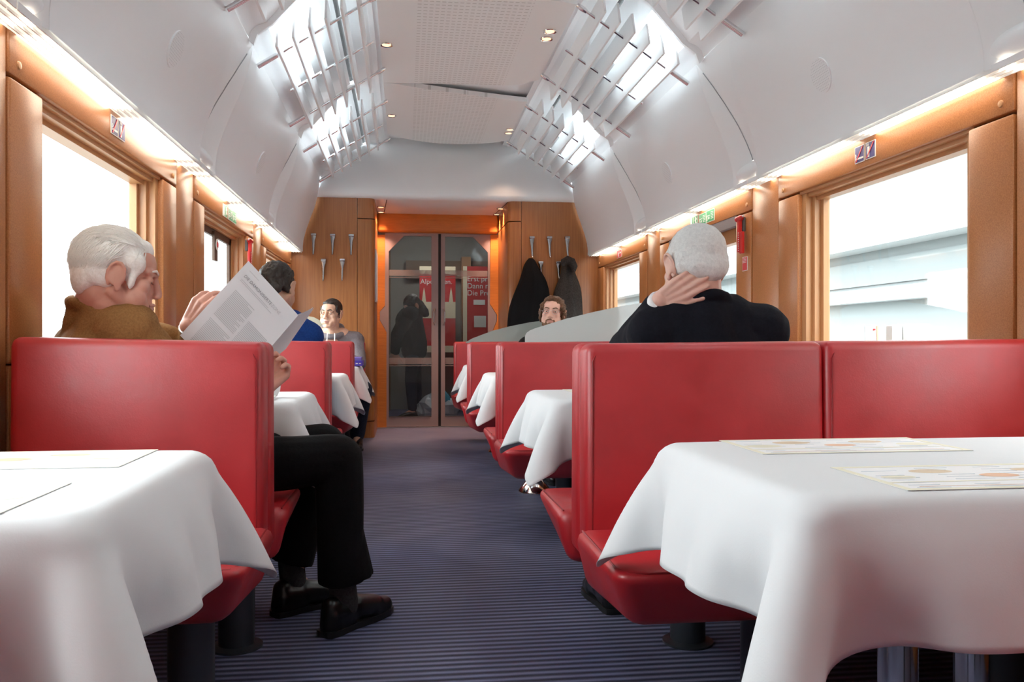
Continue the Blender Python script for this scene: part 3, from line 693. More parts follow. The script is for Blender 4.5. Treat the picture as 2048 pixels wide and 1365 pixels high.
yq = 7.72; q = [(XL+.01, .84), (XL+.01, onY(625, 634, yq).z)]+[(onY(a, b, yq).x, onY(a, b, yq).z) for a, b in ((618, 633), (628, 635), (640, 641), (652, 650), (664, 662), (672, 678))]+[(onY(672, 690, yq).x, .84)]
partition(q, yq, 'frostb', 'cream glass partition at the shoulder of the grey hoodie man')
# --- coat hooks
def hook(px, y0, y1, label):
    t = thing('coat_hook', label, 'coat hook', group='chrome coat hooks'); a = onY(px, y0, YB); b = onY(px, y1, YB); c = (a.x, YB)
    mb = MB(); prof = [(0, .023, .030), (.15, .019, .036), (.4, .013, .040), (.7, .010, .045), (.92, .009, .06), (1, .007, .072)]
    P_ = []
    for f, w, dp in prof:
        z = a.z+(b.z-a.z)*f; P_.append([(a.x-w, YB-dp, z), (a.x-w*.5, YB-dp-.008, z), (a.x+w*.5, YB-dp-.008, z), (a.x+w, YB-dp, z), (a.x+w*.7, YB-dp+.012, z), (a.x-w*.7, YB-dp+.012, z), (a.x-w, YB-dp, z)])
    mb.grid(P_); mb.build('arm', M['hook'], t, 60)
    MB().rbox((a.x-.025, YB-.045, a.z-.012), (a.x+.025, YB, a.z+.010), .005, 2).build('mount', M['hook'], t)
for px, y0, y1, lb in ((628, 470, 511, 'left of the upper three hooks, left wooden wall'), (666, 471, 511, 'middle of the upper three hooks, left wooden wall'), (703, 472, 512, 'right of the upper three hooks, left wooden wall'), (647.5, 521, 563, 'left of the two lower hooks, left wooden wall'), (685, 521, 563, 'right of the two lower hooks, left wooden wall'),
                       (1063, 476, 517, 'hook holding the black coat, right wooden wall'), (1098, 476, 517, 'empty middle upper hook, right wooden wall'), (1133.5, 476, 517, 'hook holding the grey coat, right wooden wall'), (1080.5, 526, 552, 'lower hook beside the black coat, right wooden wall'), (1116, 526, 559, 'lower hook beside the grey coat, right wooden wall')):
    hook(px, y0, y1, 'chrome coat '+lb if lb.startswith('hook') else 'chrome coat hook, '+lb)
# --- coats
def coat(name, rows, m, label, depth, seed):
    g = np.random.default_rng(seed); t = thing(name, label, 'coat'); n = 40; P_ = []
    ph = g.uniform(0, 6, 4)
    for py, xl, xr, dp in rows:
        a = onY(xl, py, YB-.10); b = onY(xr, py, YB-.10); cx = (a.x+b.x)/2; w = (b.x-a.x)/2; row = []
        for j in range(n+1):
            th = 2*PI*j/n; fold = 1+.10*math.sin(5*th+ph[0])*min(1, w*6)+.05*math.sin(9*th+ph[1]+a.z*3)
            row.append((cx+w*math.cos(th), YB-.012-dp*depth*(1+math.sin(-th)*fold)/1.0*.5-.0, a.z))
        P_.append(row)
    mb = MB(); mb.grid(P_); mb.add(P_[0][:-1], [tuple(range(n))]); mb.add(P_[-1][:-1], [tuple(range(n))]); o = mb.build('body', m, t, 70); 
    md = o.modifiers.new('s', 'SUBSURF'); md.levels = md.render_levels = 1
    return t
wool = mat('grey_wool_coat', (.045, .040, .038), .9, spec=.2); v = coords(wool); f = noise(wool, v, 90, 3, .7); L(wool, ramp(wool, f, [(.35, (.020, .017, .016)), (.65, (.048, .042, .040))]), P(wool).inputs['Base Color'])
bw = mat('black_wool_coat', (.006, .006, .007), .9, spec=.15)
t1 = coat('coat', [(516, 1059, 1067, .3), (522, 1053, 1073, .5), (534, 1046, 1076, .75), (548, 1043, 1085, .9), (565, 1037, 1094, 1), (590, 1026, 1099, 1), (615, 1017, 1100, 1), (640, 1014, 1100, 1), (680, 1012, 1099, 1), (740, 1012, 1099, 1), (800, 1013, 1098, 1)], bw, 'long black coat hanging from the left hook of the right wooden wall', .22, 1)
t2 = coat('coat', [(516, 1130, 1138, .3), (521, 1127, 1144, .5), (532, 1124, 1149, .7), (548, 1122, 1150, .85), (565, 1115, 1158, 1), (585, 1106, 1163, 1), (610, 1103, 1164, 1), (650, 1104, 1166, 1), (700, 1103, 1167, 1), (790, 1103, 1168, 1)], wool, 'dark grey hooded wool coat hanging beside the black coat', .2, 2)
hd = MB(); pts = [onY(a, b, YB-.2) for a, b in ((1126, 532), (1128, 524), (1135, 520), (1143, 524), (1148, 534), (1147, 545))]; hd.tube(pts, [.02, .035, .04, .042, .036, .016], 12); hd.build('hood', wool, t2, 60)
# --- signs on the headers
UH = HW-.0075
def plate(name, s, px0, px1, py0, py1, m, label, cat, grp=None, u=UH, th=.003):
    """upright sticker on a side wall between picture columns px0..px1; py0, py1 at its middle column"""
    Xw = U(s, u); ya, yb = sorted((onX(px0, 500, Xw).y, onX(px1, 500, Xw).y)); pm = onX((px0+px1)/2, py0, Xw); z1 = pm.z; z0 = onX((px0+px1)/2, py1, Xw).z
    t = thing(name, label, cat, group=grp); x0, x1 = sorted((Xw, Xw+s*th)); e = .003
    MB().box((x0, ya-e, z0-e), (x1, yb+e, z1+e)).build('border', M['signwhite'], t)
    xf = Xw-s*.0006
    x0, x1 = sorted((xf, Xw)); MB().box((x0, ya, z0), (x1, yb, z1)).build('field', m, t)
    def shape(poly, nm, mm, lift=.0012):
        xx = Xw-s*(.0006+lift)
        pp = [(xx, (ya+(yb-ya)*a) if s < 0 else (yb-(yb-ya)*a), z0+(z1-z0)*b) for a, b in poly]      # a from the viewer's left
        MB().prism(pp, (s*lift*.8, 0, 0)).build(nm, mm, t)
    return t, shape
def smoke_sign(s, a, b, c, d, lb):
    t, sh = plate('sign', s, a, b, c, d, M['signblue'], lb, 'sign', 'blue prohibition signs')
    sh([(.06, .17), (.98, .17), (.98, .29), (.06, .29)], 'cigarette', M['signwhite']); sh([(.03, .32), (.14, .32), (.18, .45), (.12, .58), (.05, .52), (.08, .42)], 'smoke', M['signwhite']); sh([(.05, .03), (.17, .03), (.97, .97), (.85, .97)], 'red_stroke', M['signred'], .002)
def phone_sign(s, a, b, c, d, lb):
    t, sh = plate('sign', s, a, b, c, d, M['signblue'], lb, 'sign', 'blue prohibition signs')
    sh([(.16, .08), (.42, .05), (.44, .74), (.18, .76)], 'handset', M['signwhite']); sh([(.05, .80), (.38, .78), (.40, .95), (.07, .97)], 'sound_waves', M['ink']); sh([(.05, .03), (.17, .03), (.97, .97), (.85, .97)], 'red_stroke', M['signred'], .002)
smoke_sign(1, 1710.5, 1727.5, 293.5, 324, 'blue no smoking sign above the nearest right window'); phone_sign(1, 1732, 1749.5, 284, 315, 'blue no telephone sign above the nearest right window')
smoke_sign(-1, 223.5, 235, 235, 269, 'blue no smoking sign above the nearest left window'); phone_sign(-1, 238, 249.5, 245.5, 279, 'blue no telephone sign above the nearest left window')
def exit_sign(s, a, b, c, d, lb):
    t, sh = plate('sign', s, a, b, c, d, M['signgreen'], lb, 'sign', 'green emergency signs')
    sh([(0, 0), (.24, 0), (.24, 1), (0, 1)], 'white_door', M['signwhite']); sh([(.42, .05), (.48, .05), (.48, .95), (.42, .95)], 'door_line', M['signwhite'])
    sh([(.66, .12), (.74, .35), (.90, .22), (.96, .3), (.80, .5), (.84, .68), (.95, .62), (.95, .7), (.84, .8), (.80, .93), (.70, .93), (.70, .78), (.62, .55), (.70, .5), (.62, .2)], 'running_figure', M['signwhite'])
def info_sign(s, a, b, c, d, lb):
    t, sh = plate('sign', s, a, b, c, d, M['signgreen'], lb, 'sign', 'green emergency signs')
    sh([(.08, .10), (.14, .10), (.14, .52), (.50, .52), (.50, .58), (.08, .58)], 'picture', M['signwhite']); sh([(.24, .2), (.44, .25), (.40, .46), (.28, .44)], 'hammer_icon', M['signwhite'])
    for k in range(5): sh([(.60, .2+.14*k), (.92, .2+.14*k), (.92, .25+.14*k), (.60, .25+.14*k)], 'text_line', M['signwhite'])
exit_sign(1, 1381.5, 1395, 434, 455, 'green emergency exit sign above the middle right window'); info_sign(1, 1398, 1411.5, 428, 449.5, 'left of two green instruction signs above the middle right window'); info_sign(1, 1413, 1428, 420.5, 442.5, 'right of two green instruction signs above the middle right window')
exit_sign(-1, 446.5, 454.5, 411, 433, 'green emergency exit sign above the middle left window'); info_sign(-1, 457, 464.5, 419.5, 440.5, 'left of two green instruction signs above the middle left window'); info_sign(-1, 465, 472.5, 424, 446, 'right of two green instruction signs above the middle left window')
t, sh = plate('sign', 1, 1234, 1243, 501, 515, M['signred'], 'small red fire extinguisher sign above the farthest right window', 'sign')
sh([(.3, .12), (.45, .12), (.45, .7), (.3, .7)], 'cylinder_icon', M['signwhite']); sh([(.58, .5), (.9, .5), (.9, .62), (.75, .75), (.58, .62)], 'arrow_icon', M['signwhite'])
t, sh = plate('notice', 1, 1485, 1494, 515, 541, M['signred'], 'small red notice below the red hammer at the middle right window', 'notice')
for k in range(4): sh([(.08, .95-.11*k), (.85, .95-.11*k), (.85, .91-.11*k), (.08, .91-.11*k)], 'text_line', M['signwhite'])
# --- emergency hammers
def hammer(s, px, py0, py1, label):
    Xw = U(s, HW-.004); a = onX(px, py0, Xw-s*.03); b = onX(px, py1, Xw-s*.03); y = a.y; zt, zb = a.z, b.z; h = zt-zb
    t = thing('emergency_hammer', label, 'hammer', group='red emergency hammers')
    x = Xw-s*.03
    MB().rbox((x-.011, y-.012, zb+.0*h), (x+.011, y+.012, zt-.05*h), .004, 2).build('handle', M['red'], t)
    MB().tube([(x, y-.045, zt-.03*h), (x, y-.02, zt-.06*h), (x, y+.03, zt-.07*h)], [.008, .016, .016], 12).build('head', M['red'], t, 50)
    MB().tube([(x, y-.06, zt-.02*h), (x, y-.043, zt-.03*h)], [.003, .007], 10).build('tip', M['signwhite'], t, 50)
    MB().rbox((x-.008, y-.05, zb-.01), (x+.008, y-.013, zb+.55*h), .004, 2).build('guard', M['red'], t)
    ch = MB(); 
    for k in range(9): ch.box((x-s*.0125-.001, y-.016, zb+.03*h+.06*h*k), (x-s*.0125+.001, y-.011, zb+.06*h+.06*h*k))
    ch.build('seal_cord', M['signwhite'], t)
    q = sorted((x+s*.012, Xw)); MB().rbox((q[0], y-.014, zt-.42*h), (q[1], y+.018, zt-.02*h), .004, 2).build('holder', M['darkgrey'], t)
hammer(1, 1479, 433, 505, 'red emergency hammer beside the middle right window'); hammer(-1, 500, 479, 535, 'red emergency hammer beside the middle left window')
# --- framed notice on the side of the left wooden post, vent in the left pillar
t = thing('notice_board', 'narrow pale framed board on the wooden post left of the doors', 'notice board'); z1, z0 = onY(752, 503, 8.2).z, onY(752, 606, 8.2).z
MB().box((xo0+.001, 8.02, z0), (xo0+.012, 8.42, z1)).build('frame', M['satin'], t); MB().box((xo0+.0121, 8.04, z0+.02), (xo0+.014, 8.40, z1-.02)).build('sheet', M['paper'], t)
t = thing('vent', 'small dark slotted vent at the foot of the nearest left pillar', 'vent'); 
for k in range(4): MB().box((XL-.002, 1.95, .775+.026*k), (XL+.003, 2.24, .783+.026*k)).build('slot', M['brown'], t)
# --- posters in the vestibule
def text(s, size, loc, m, parent, rot=(R(90), 0, 0), name='lettering', align='LEFT', ext=.0008):
    c = bpy.data.curves.new(name, 'FONT'); c.body = s; c.size = size; c.extrude = ext; c.align_x = align; c.space_line = .95
    o = bpy.data.objects.new(name, c); COL.objects.link(o); bpy.context.view_layer.update()
    me = bpy.data.meshes.new_from_object(o.evaluated_get(bpy.context.evaluated_depsgraph_get())); COL.objects.unlink(o); bpy.data.objects.remove(o)
    me.materials.clear(); me.materials.append(m); q = link(name, me, parent); q.location = loc; q.rotation_euler = rot; return q
yp = 10.4
def rect(px0, py0, px1, py1, y): a = onY(px0, py0, y); b = onY(px1, py1, y); return a.x, b.z, b.x, a.z
def poster(px0, py0, px1, py1, label):
    t = thing('poster', label, 'poster'); x0, z0, x1, z1 = rect(px0, py0, px1, py1, yp); MB().box((x0, yp, z0), (x1, yp+.03, z1)).build('panel', M['posterred'], t); return t, x0, z0, x1, z1
t, x0, z0, x1, z1 = poster(839, 543, 911, 705, 'red poster with cream bands behind the middle of the glass doors')
for a, b in ((533, 549), (604, 637), (692, 705)): c = rect(839, a, 911, b, yp); MB().box((c[0], yp-.004, c[1]), (c[2], yp-.001, c[3])).build('cream_band', M['cream'], t)
text('Alpen', .085, (x0+.01, yp-.006, onY(840, 568, yp).z), M['signwhite'], t); text('en.', .085, (x0+.30, yp-.006, onY(840, 568, yp).z), M['signwhite'], t)
for px in (848, 902): a = onY(px, 575, yp); MB().add([(a.x-.03, yp-.006, a.z-.22), (a.x+.03, yp-.006, a.z-.22), (a.x+.012, yp-.006, a.z-.06), (a.x, yp-.006, a.z), (a.x-.012, yp-.006, a.z-.06)], [(0, 1, 2, 3, 4)]).build('pale_peak', M['cream'], t)
t, x0, z0, x1, z1 = poster(926, 533, 990, 700, 'red poster with white lettering behind the right glass door')
MB().box((x0, yp-.004, z0), (x0+.05, yp-.001, z1)).build('cream_edge', M['cream'], t)
text('Erst pro\nDann n\nDie Pro', .092, (onY(934, 600, yp).x, yp-.006, onY(935, 563, yp).z), M['signwhite'], t)
for a in ((947, 600, 970, 610), (948, 632, 972, 655)): c = rect(*a, yp); MB().box((c[0], yp-.004, c[1]), (c[2], yp-.001, c[3])).build('white_field', M['signwhite'], t)
t = thing('shopping_bag', 'crumpled blue and white bags on the floor behind the glass doors', 'bag')
g = random.Random(4)
for k, (dx, dz, r, mm) in enumerate(((0, .14, .15, 'paper'), (.12, .22, .11, 'bookblue2'), (.2, .12, .13, 'paper'), (-.1, .1, .1, 'paper'))):
    b = MB(); rows = []
    for i in range(9):
        ph = PI*i/8; rows.append([(.30+dx+r*math.sin(ph)*math.cos(w)*g.uniform(.8, 1.15), 9.7+r*math.sin(ph)*math.sin(w)*g.uniform(.8, 1.1), max(.003, dz+r*math.cos(ph)*g.uniform(.85, 1.1))) for w in np.linspace(0, 2*PI, 13)])
    b.grid(rows); b.build('bag', mat('bag_teal', (.08, .35, .5), .4) if mm == 'bookblue2' else mat('bag_pale', (.45, .5, .56), .4), t)
# ================================================================= PEOPLE
from mathutils import noise as mnoise
V = Vector
class PR:
    """closed primitives that are fused into one skin by a voxel remesh"""
    def __init__(self): self.mb = MB()
    def cap(self, p0, p1, r0, r1, n=14, flat0=False, flat1=False):
        p0, p1 = V(p0), V(p1); ax = p1-p0
        if ax.length < 1e-6: ax = V((0, 0, 1e-4))
        t = ax.normalized(); a = t.cross(V((0, 0, 1)) if abs(t.z) < .9 else V((0, 1, 0))).normalized(); b = t.cross(a)
        rings = []
        for k in range(5):
            w = -PI/2+PI/2*k/4
            rings.append((p0+t*(0 if flat0 else r0*math.sin(w)), r0*math.cos(w) if not (flat0 and k) else r0))
        for k in range(5):
            w = PI/2*k/4
            rings.append((p1+t*(0 if flat1 else r1*math.sin(w)), r1*math.cos(w) if not (flat1 and k < 4) else r1))
        vs = []
        for c, r in rings:
            r = max(r, 1e-4)
            vs += [c+(a*math.cos(2*PI*j/n)+b*math.sin(2*PI*j/n))*r for j in range(n)]
        k = len(rings)
        fs = [(i*n+j, i*n+(j+1) % n, (i+1)*n+(j+1) % n, (i+1)*n+j) for i in range(k-1) for j in range(n)]+[tuple(range(n))[::-1], tuple(range((k-1)*n, k*n))]
        self.mb.add(vs, fs); return self
    def chain(self, pts, rs):
        for i in range(len(pts)-1): self.cap(pts[i], pts[i+1], rs[i], rs[i+1])
        return self
    def ell(self, c, r, M3=None, n=16):
        c = V(c); vs = []; m = 10
        for i in range(m+1):
            ph = -PI/2+PI*i/m
            for j in range(n):
                q = V((r[0]*max(math.cos(ph), 1e-3)*math.cos(2*PI*j/n), r[1]*max(math.cos(ph), 1e-3)*math.sin(2*PI*j/n), r[2]*math.sin(ph)))
                vs.append(c+(M3 @ q if M3 else q))
        fs = [(i*n+j, i*n+(j+1) % n, (i+1)*n+(j+1) % n, (i+1)*n+j) for i in range(m) for j in range(n)]+[tuple(range(n))[::-1], tuple(range(m*n, (m+1)*n))]
        self.mb.add(vs, fs); return self
    def fuse(self, name, mt, parent, voxel=.006, smooth=4, disp=None):
        o = self.mb.build(name, mt); md = o.modifiers.new('r', 'REMESH'); md.mode = 'VOXEL'; md.voxel_size = voxel
        if smooth: md = o.modifiers.new('s', 'SMOOTH'); md.iterations = smooth; md.factor = .5
        bpy.context.view_layer.update(); me = bpy.data.meshes.new_from_object(o.evaluated_get(bpy.context.evaluated_depsgraph_get()))
        old = o.data; o.modifiers.clear(); o.data = me; bpy.data.meshes.remove(old); me.name = name
        if disp:
            nn = [v.normal.copy() for v in me.vertices]
            for v, q in zip(me.vertices, nn): v.co += q*disp(v.co)
        me.shade_smooth(); o.name = name
        if parent: o.parent = parent
        return o
def frame(c, fwd, roll=0, s=1.0):
    f = V(fwd).normalized(); r = f.cross(V((0, 0, 1))).normalized(); u = r.cross(f)
    if roll: q = Matrix.Rotation(roll, 3, f); r, u = q @ r, q @ u
    M4 = Matrix(((r.x, f.x, u.x, c[0]), (r.y, f.y, u.y, c[1]), (r.z, f.z, u.z, c[2]), (0, 0, 0, 1)))
    return M4 @ Matrix.Scale(s, 4)
def head_prims(p, T, s):
    M3 = T.to_3x3().normalized(); q = lambda *a: T @ V(a)
    e = lambda c, r: p.ell(q(*c), [x*s for x in r], M3)
    k = lambda a, b, r0, r1: p.cap(q(*a), q(*b), r0*s, r1*s)
    e((0, -.018, .028), (.076, .093, .084)); e((0, .028, .035), (.062, .056, .055)); e((0, .026, -.045), (.058, .062, .072))
    for x in (-1, 1):
        k((x*.052, -.005, -.052), (x*.018, .068, -.102), .021, .018); e((x*.042, .056, -.022), (.022, .022, .022)); e((x*.012, .100, -.038), (.009, .010, .008))
        k((0, .084, .021), (x*.046, .064, .022), .011, .010); e((x*.031, .070, -.001), (.017, .0125, .011)); k((x*.03, .07, -.075), (x*.045, .045, -.04), .018, .02)
        e((x*.085, -.008, -.010), (.006, .021, .032))
        pts = [(x*(.084+.011*math.sin(w)), -.012-.021*math.cos(w)*1.0, -.010+.033*math.sin(w)) for w in np.linspace(-1.0, PI+.5, 9)]
        for a, b in zip(pts[:-1], pts[1:]): k(a, b, .0046, .0046)
        e((x*.081, .0, -.042), (.007, .009, .011))
    e((0, .076, -.103), (.022, .018, .017)); e((0, .078, -.066), (.028, .018, .026)); k((0, .086, .008), (0, .102, -.028), .009, .0115); e((0, .102, -.032), (.0125, .0125, .011)); e((-.046, .046, -.055), (.022, .03, .032)); e((.046, .046, -.055), (.022, .03, .032))
    return p
def hand_prims(p, wrist, f, n, tside, curl, s=1.0, thumb=(.75, .55, .15), splay=.10):
    """wrist point, finger direction, palm normal, thumb side sign, curl angles per finger (index first)"""
    f = V(f).normalized(); n = V(n); n = (n-f*n.dot(f)).normalized(); t = f.cross(n)*tside; w = V(wrist)
    offs = (.031, .010, -.011, -.030); ln = (.070, .078, .073, .057); kd = (.086, .089, .084, .076)
    for i in range(4):
        kn = w+(f*kd[i]+t*offs[i])*s; p.cap(w+(t*offs[i]*.55+f*.008)*s, kn, .0145*s, .0115*s)
        a = 0; c = kn; base = (f+t*splay*offs[i]/.03).normalized()
        for j, (fr, fac) in enumerate(((.45, 1), (.30, 1.25), (.25, .8))):
            a += curl[i]*fac; d = base*math.cos(a)+n*math.sin(a); e = c+d*ln[i]*fr*s; p.cap(c, e, (.0098-.0009*j)*s, (.0090-.0009*j)*s); c = e
    b = w+(f*.022+t*.024)*s; d = (t*thumb[0]+f*thumb[1]+n*thumb[2]).normalized(); m = b+d*.045*s; d2 = (d+f*.35+n*.15).normalized(); e = m+d2*.034*s; g = e+(d2+f*.2).normalized()*.026*s
    p.cap(b, m, .0165*s, .0125*s); p.cap(m, e, .0118*s, .0105*s); p.cap(e, g, .0100*s, .0082*s)
    return p
def torso_prims(p, J, g=0.0, hem=False):
    pel, ch, nk = V(J['pelvis']), V(J['chest']), V(J['neck']); sl, sr = V(J['shl']), V(J['shr']); lat = (sr-sl).normalized()
    for k in (-1, 1):
        p.cap(pel+lat*k*.075, ch+lat*k*.085, .112+g, .118+g); p.cap(ch+lat*k*.085, (nk*.55+(sr if k > 0 else sl)*.45), .105+g, .066+g*.8)
        p.cap(nk-V((0, 0, .015)), sr if k > 0 else sl, .062+g*.5, .060+g)
    p.cap(pel, ch, .125+g, .125+g); p.cap(ch, nk-V((0, 0, .04)), .118+g, .07+g*.4)
    return p
def limb(p, pts, rs):
    p.chain([V(q) for q in pts], rs); return p
def skinmat(name, c1, c2):
    m = mat(name, c1, .48, spec=.4); v = coords(m); f = noise(m, v, 16, 4, .6); L(m, ramp(m, f, [(.3, c1), (.7, c2)]), P(m).inputs['Base Color']); P(m).inputs['Subsurface Weight'].default_value = .12; P(m).inputs['Subsurface Radius'].default_value = (.02, .008, .004); bump(m, noise(m, v, 160, 3, .6), .12, .002); return m
SK1 = skinmat('rosy_skin', (.60, .30, .225), (.68, .36, .27)); SK2 = skinmat('olive_skin', (.60, .36, .25), (.66, .41, .29)); SK3 = skinmat('pale_skin', (.66, .39, .31), (.72, .45, .36))
def cloth(name, c1, c2, sc=120, rough=.9, st=.4):
    m = mat(name, c1, rough, spec=.2); v = coords(m); f = noise(m, v, sc, 3, .7); L(m, ramp(m, f, [(.3, c1), (.7, c2)]), P(m).inputs['Base Color']); bump(m, f, st, .002); return m
CL = dict(camel=cloth('camel_wool', (.22, .105, .035), (.32, .165, .06), 190), black=cloth('black_trousers', (.003, .003, .0035), (.006, .006, .007)), navy=cloth('dark_navy_suit', (.003, .0035, .007), (.007, .008, .014)),
          hoodie=cloth('grey_jersey', (.155, .135, .145), (.21, .185, .195), 90), blue=cloth('blue_knit', (.006, .03, .15), (.012, .05, .22), 140), jeans=cloth('dark_jeans', (.012, .016, .03), (.03, .038, .06)), sock=cloth('grey_sock', (.03, .03, .032), (.06, .06, .062)), shirt=mat('white_shirt', (.8, .8, .8), .7), dark=cloth('dark_jacket', (.003, .003, .004), (.006, .006, .007)))
shoe_m = mat('black_shoe_leather', (.004, .004, .0045), .28)
white_h = mat('white_hair', (.80, .76, .70), .55, spec=.3); grey_h = mat('silver_hair', (.66, .66, .64), .6, spec=.3); dark_h = mat('black_brown_hair', (.012, .008, .006), .5); brown_h = mat('brown_hair', (.10, .045, .018), .5); strand_w = mat('white_hair_strands', (.98, .96, .92), .6, spec=.25); beard_m = mat('beard_hair', (.16, .075, .03), .6)
eye_w = mat('eye_white', (.75, .73, .70), .2); iris = mat('iris', (.05, .035, .02), .2); lashm = mat('lash', (.16, .07, .05), .6); lipm = mat('lips', (.50, .235, .185), .55)
for m_, a, b in ((white_h, (.82, .78, .72), (.97, .95, .91)), (dark_h, (.006, .004, .003), (.03, .02, .015)), (brown_h, (.05, .02, .008), (.16, .075, .03)), (grey_h, (.58, .58, .57), (.74, .74, .72)), (beard_m, (.09, .04, .016), (.22, .11, .05))):
    v = coords(m_, (1, 1, 1)); f = noise(m_, v, 110, 4, .7); L(m_, ramp(m_, f, [(.3, a), (.7, b)]), P(m_).inputs['Base Color']); bump(m_, f, .6, .004)
def face_bits(T, s, par, brow, eyes=True, look=0, skin=None):
    M3 = T.to_3x3().normalized(); q = lambda *a: T @ V(a)
    for x in (-1, 1):
        if eyes:
            ce = q(x*.031, .0775, .0); p = PR(); p.ell(ce, (.0115*s,)*3, M3); e = p.mb.build('eye', eye_w, par, 60)
            for e0, e1 in ((12, 88), (-14, -88)):
                lid = MB(); lid.grid([[ce+M3 @ (V((math.sin(az)*math.cos(el_), math.cos(az)*math.cos(el_), math.sin(el_)))*.0126*s) for az in np.linspace(-1.5, 1.5, 13)] for el_ in np.linspace(R(e0), R(e1), 7)]); lid.build('eyelid', skin, e, 60)
            p = PR(); p.ell(q(x*.031+look, .0872, .0005), (.0052*s, .0026*s, .0052*s), M3); p.mb.build('iris', iris, e, 60)
        p = PR(); p.cap(q(x*.014, .0905, .022), q(x*.034, .0835, .028), .0030*s, .0034*s); p.cap(q(x*.034, .0835, .028), q(x*.050, .0690, .022), .0034*s, .002*s); p.mb.build('eyebrow', brow, par, 60)
    if not eyes:
        for x in (-1, 1): MB().tube([q(x*.020, .0795, -.006), q(x*.031, .0835, -.0085), q(x*.043, .0765, -.006)], .0012*s, 5).build('eyelash', lashm, par, 60)
    p = PR(); p.cap(q(-.021, .0885, -.066), q(0, .0975, -.0625), .0035*s, .0056*s); p.cap(q(0, .0975, -.0625), q(.021, .0885, -.066), .0056*s, .0035*s)
    p.cap(q(-.018, .088, -.070), q(0, .0965, -.073), .0038*s, .0066*s); p.cap(q(0, .0965, -.073), q(.018, .088, -.070), .0066*s, .0038*s); p.mb.build('lips', lipm, par, 60)
def hairnoise(fr, amp): return lambda co: amp*mnoise.noise(co*fr)+amp*.6*mnoise.noise(co*fr*2.7)
def shoe(par, heel, toe, h=.0):
    a, b = V(heel), V(toe); d = (b-a).normalized(); n = V((-d.y, d.x, 0)); Lg = (b-a).length
    p = PR(); at = lambda t, z: a+d*Lg*t+V((0, 0, z+h))
    p.cap(at(.14, .062), at(.42, .056), .040, .040); p.cap(at(.14, .03), at(.34, .03), .036, .034); p.cap(at(.40, .060), at(.72, .040), .043, .037); p.cap(at(.66, .034), at(.88, .03), .040, .030); p.cap(at(.10, .03), at(.12, .085), .033, .032)
    o = p.fuse('shoe', shoe_m, par, .005, 3)
    for v in o.data.vertices: v.co.z = max(v.co.z, .012+h)
    s_ = MB(); ring = []
    for t, w in ((-.005, .02), (.02, .033), (.12, .038), (.35, .034), (.65, .043), (.85, .038), (.97, .02), (1.0, .008)): ring.append((t, w))
    poly = [a+d*Lg*t+n*w for t, w in ring]+[a+d*Lg*t-n*w for t, w in ring[::-1]]
    s_.prism([(q.x, q.y, .001+h) for q in poly], (0, 0, .018)); s_.build('sole', M['black'], o, 30); return o
def strands(T, s, n, mt, par, field, start, ell_c, ell_r, length=.10, r=.0009, seed=1, lift=.006):
    g = np.random.default_rng(seed); mb = MB(); c0 = V(ell_c); er = V(ell_r)
    for _ in range(n):
        d = start(g)
        if d is None: continue
        pos = V((d.x*er.x, d.y*er.y, d.z*er.z)); pts = []; ln = length*g.uniform(.6, 1.25); wob = g.normal(0, .25, 3); li = g.uniform(0, lift)
        for k in range(7):
            nrm = V((pos.x/er.x**2, pos.y/er.y**2, pos.z/er.z**2)).normalized(); pts.append(T @ (c0+pos+nrm*(li*(k/6)**1.5+.001)))
            f = field(pos, nrm)+V(wob)*.55; wob = wob+g.normal(0, .18, 3); tg = (f-nrm*f.dot(nrm)); tg = tg.normalized() if tg.length > 1e-6 else V((0, 0, -1))
            pos = pos+tg*ln/6; k2 = math.sqrt((pos.x/er.x)**2+(pos.y/er.y)**2+(pos.z/er.z)**2); pos = pos/k2
        Ti = T.inverted()
        if any(abs(a_.x) > .07 and -.034 < a_.y < .018 and -.05 < a_.z < .024 for a_ in (Ti @ p_ for p_ in pts)): continue
        mb.tube(pts, [r*s*1.2, r*s*1.3, r*s*1.2, r*s, r*s*.8, r*s*.6, r*s*.3], 3, False)
    return mb.build('hair_strands', mt, par, 180)
def person(label): return thing('person', label, 'person')
# ---------------------------------------------------------------- old man reading, nearest left bench
t = person('white haired man in a camel jacket reading a magazine on the nearest left bench')
s = 1.03; hc = onY(241, 549, 2.455); T = frame(hc, (.93, .33, -.23), 0, s)
J = dict(pelvis=(-.70, 2.57, .53), chest=(-.87, 2.57, .83), neck=(-.88, 2.52, .988), shl=(-.90, 2.77, .945), shr=(-.755, 2.43, .928))
wl = onY(378, 652, 2.74); wr_ = V((-.425, 2.60, .755)); el = V((-.64, 2.86, .84)); er_ = V((-.52, 2.50, .66))
hfl = (onY(425, 582, 2.68)-wl); hfr = onY(580, 718, 2.72)-wr_
b = PR(); head_prims(b, T, s); b.cap(T @ V((0, -.035, -.05)), J['neck'], .060, .058); b.cap(T @ V((0, -.01, -.075)), V(J['neck'])+V((.06, .0, -.01)), .055, .055); torso_prims(b, J)
limb(b, [J['shl'], el, wl], [.05, .042, .029]); limb(b, [J['shr'], er_, wr_], [.05, .042, .030])
hand_prims(b, wl, hfl, (.45, .75, .1), -1, (.45, .5, .55, .6), 1.06, (.55, .8, .25)); hand_prims(b, wr_, hfr, (.25, .1, .95), -1, (.85, .9, .95, 1.0), 1.10, (.75, .55, .65))
kr, kl, ar, al = V((-.20, 2.615, .540)), V((-.27, 2.90, .545)), V((-.195, 2.66, .115)), V((-.375, 2.865, .115))
limb(b, [(-.70, 2.53, .53), kr, ar], [.075, .055, .036]); limb(b, [(-.72, 2.68, .53), kl, al], [.075, .055, .036]); b.cap(ar, ar+V((.05, .06, -.07)), .032, .026); b.cap(al, al+V((.06, .05, -.07)), .032, .026)
b.fuse('body', SK1, t, .0036, 3)
face_bits(T, s, t, white_h, False)
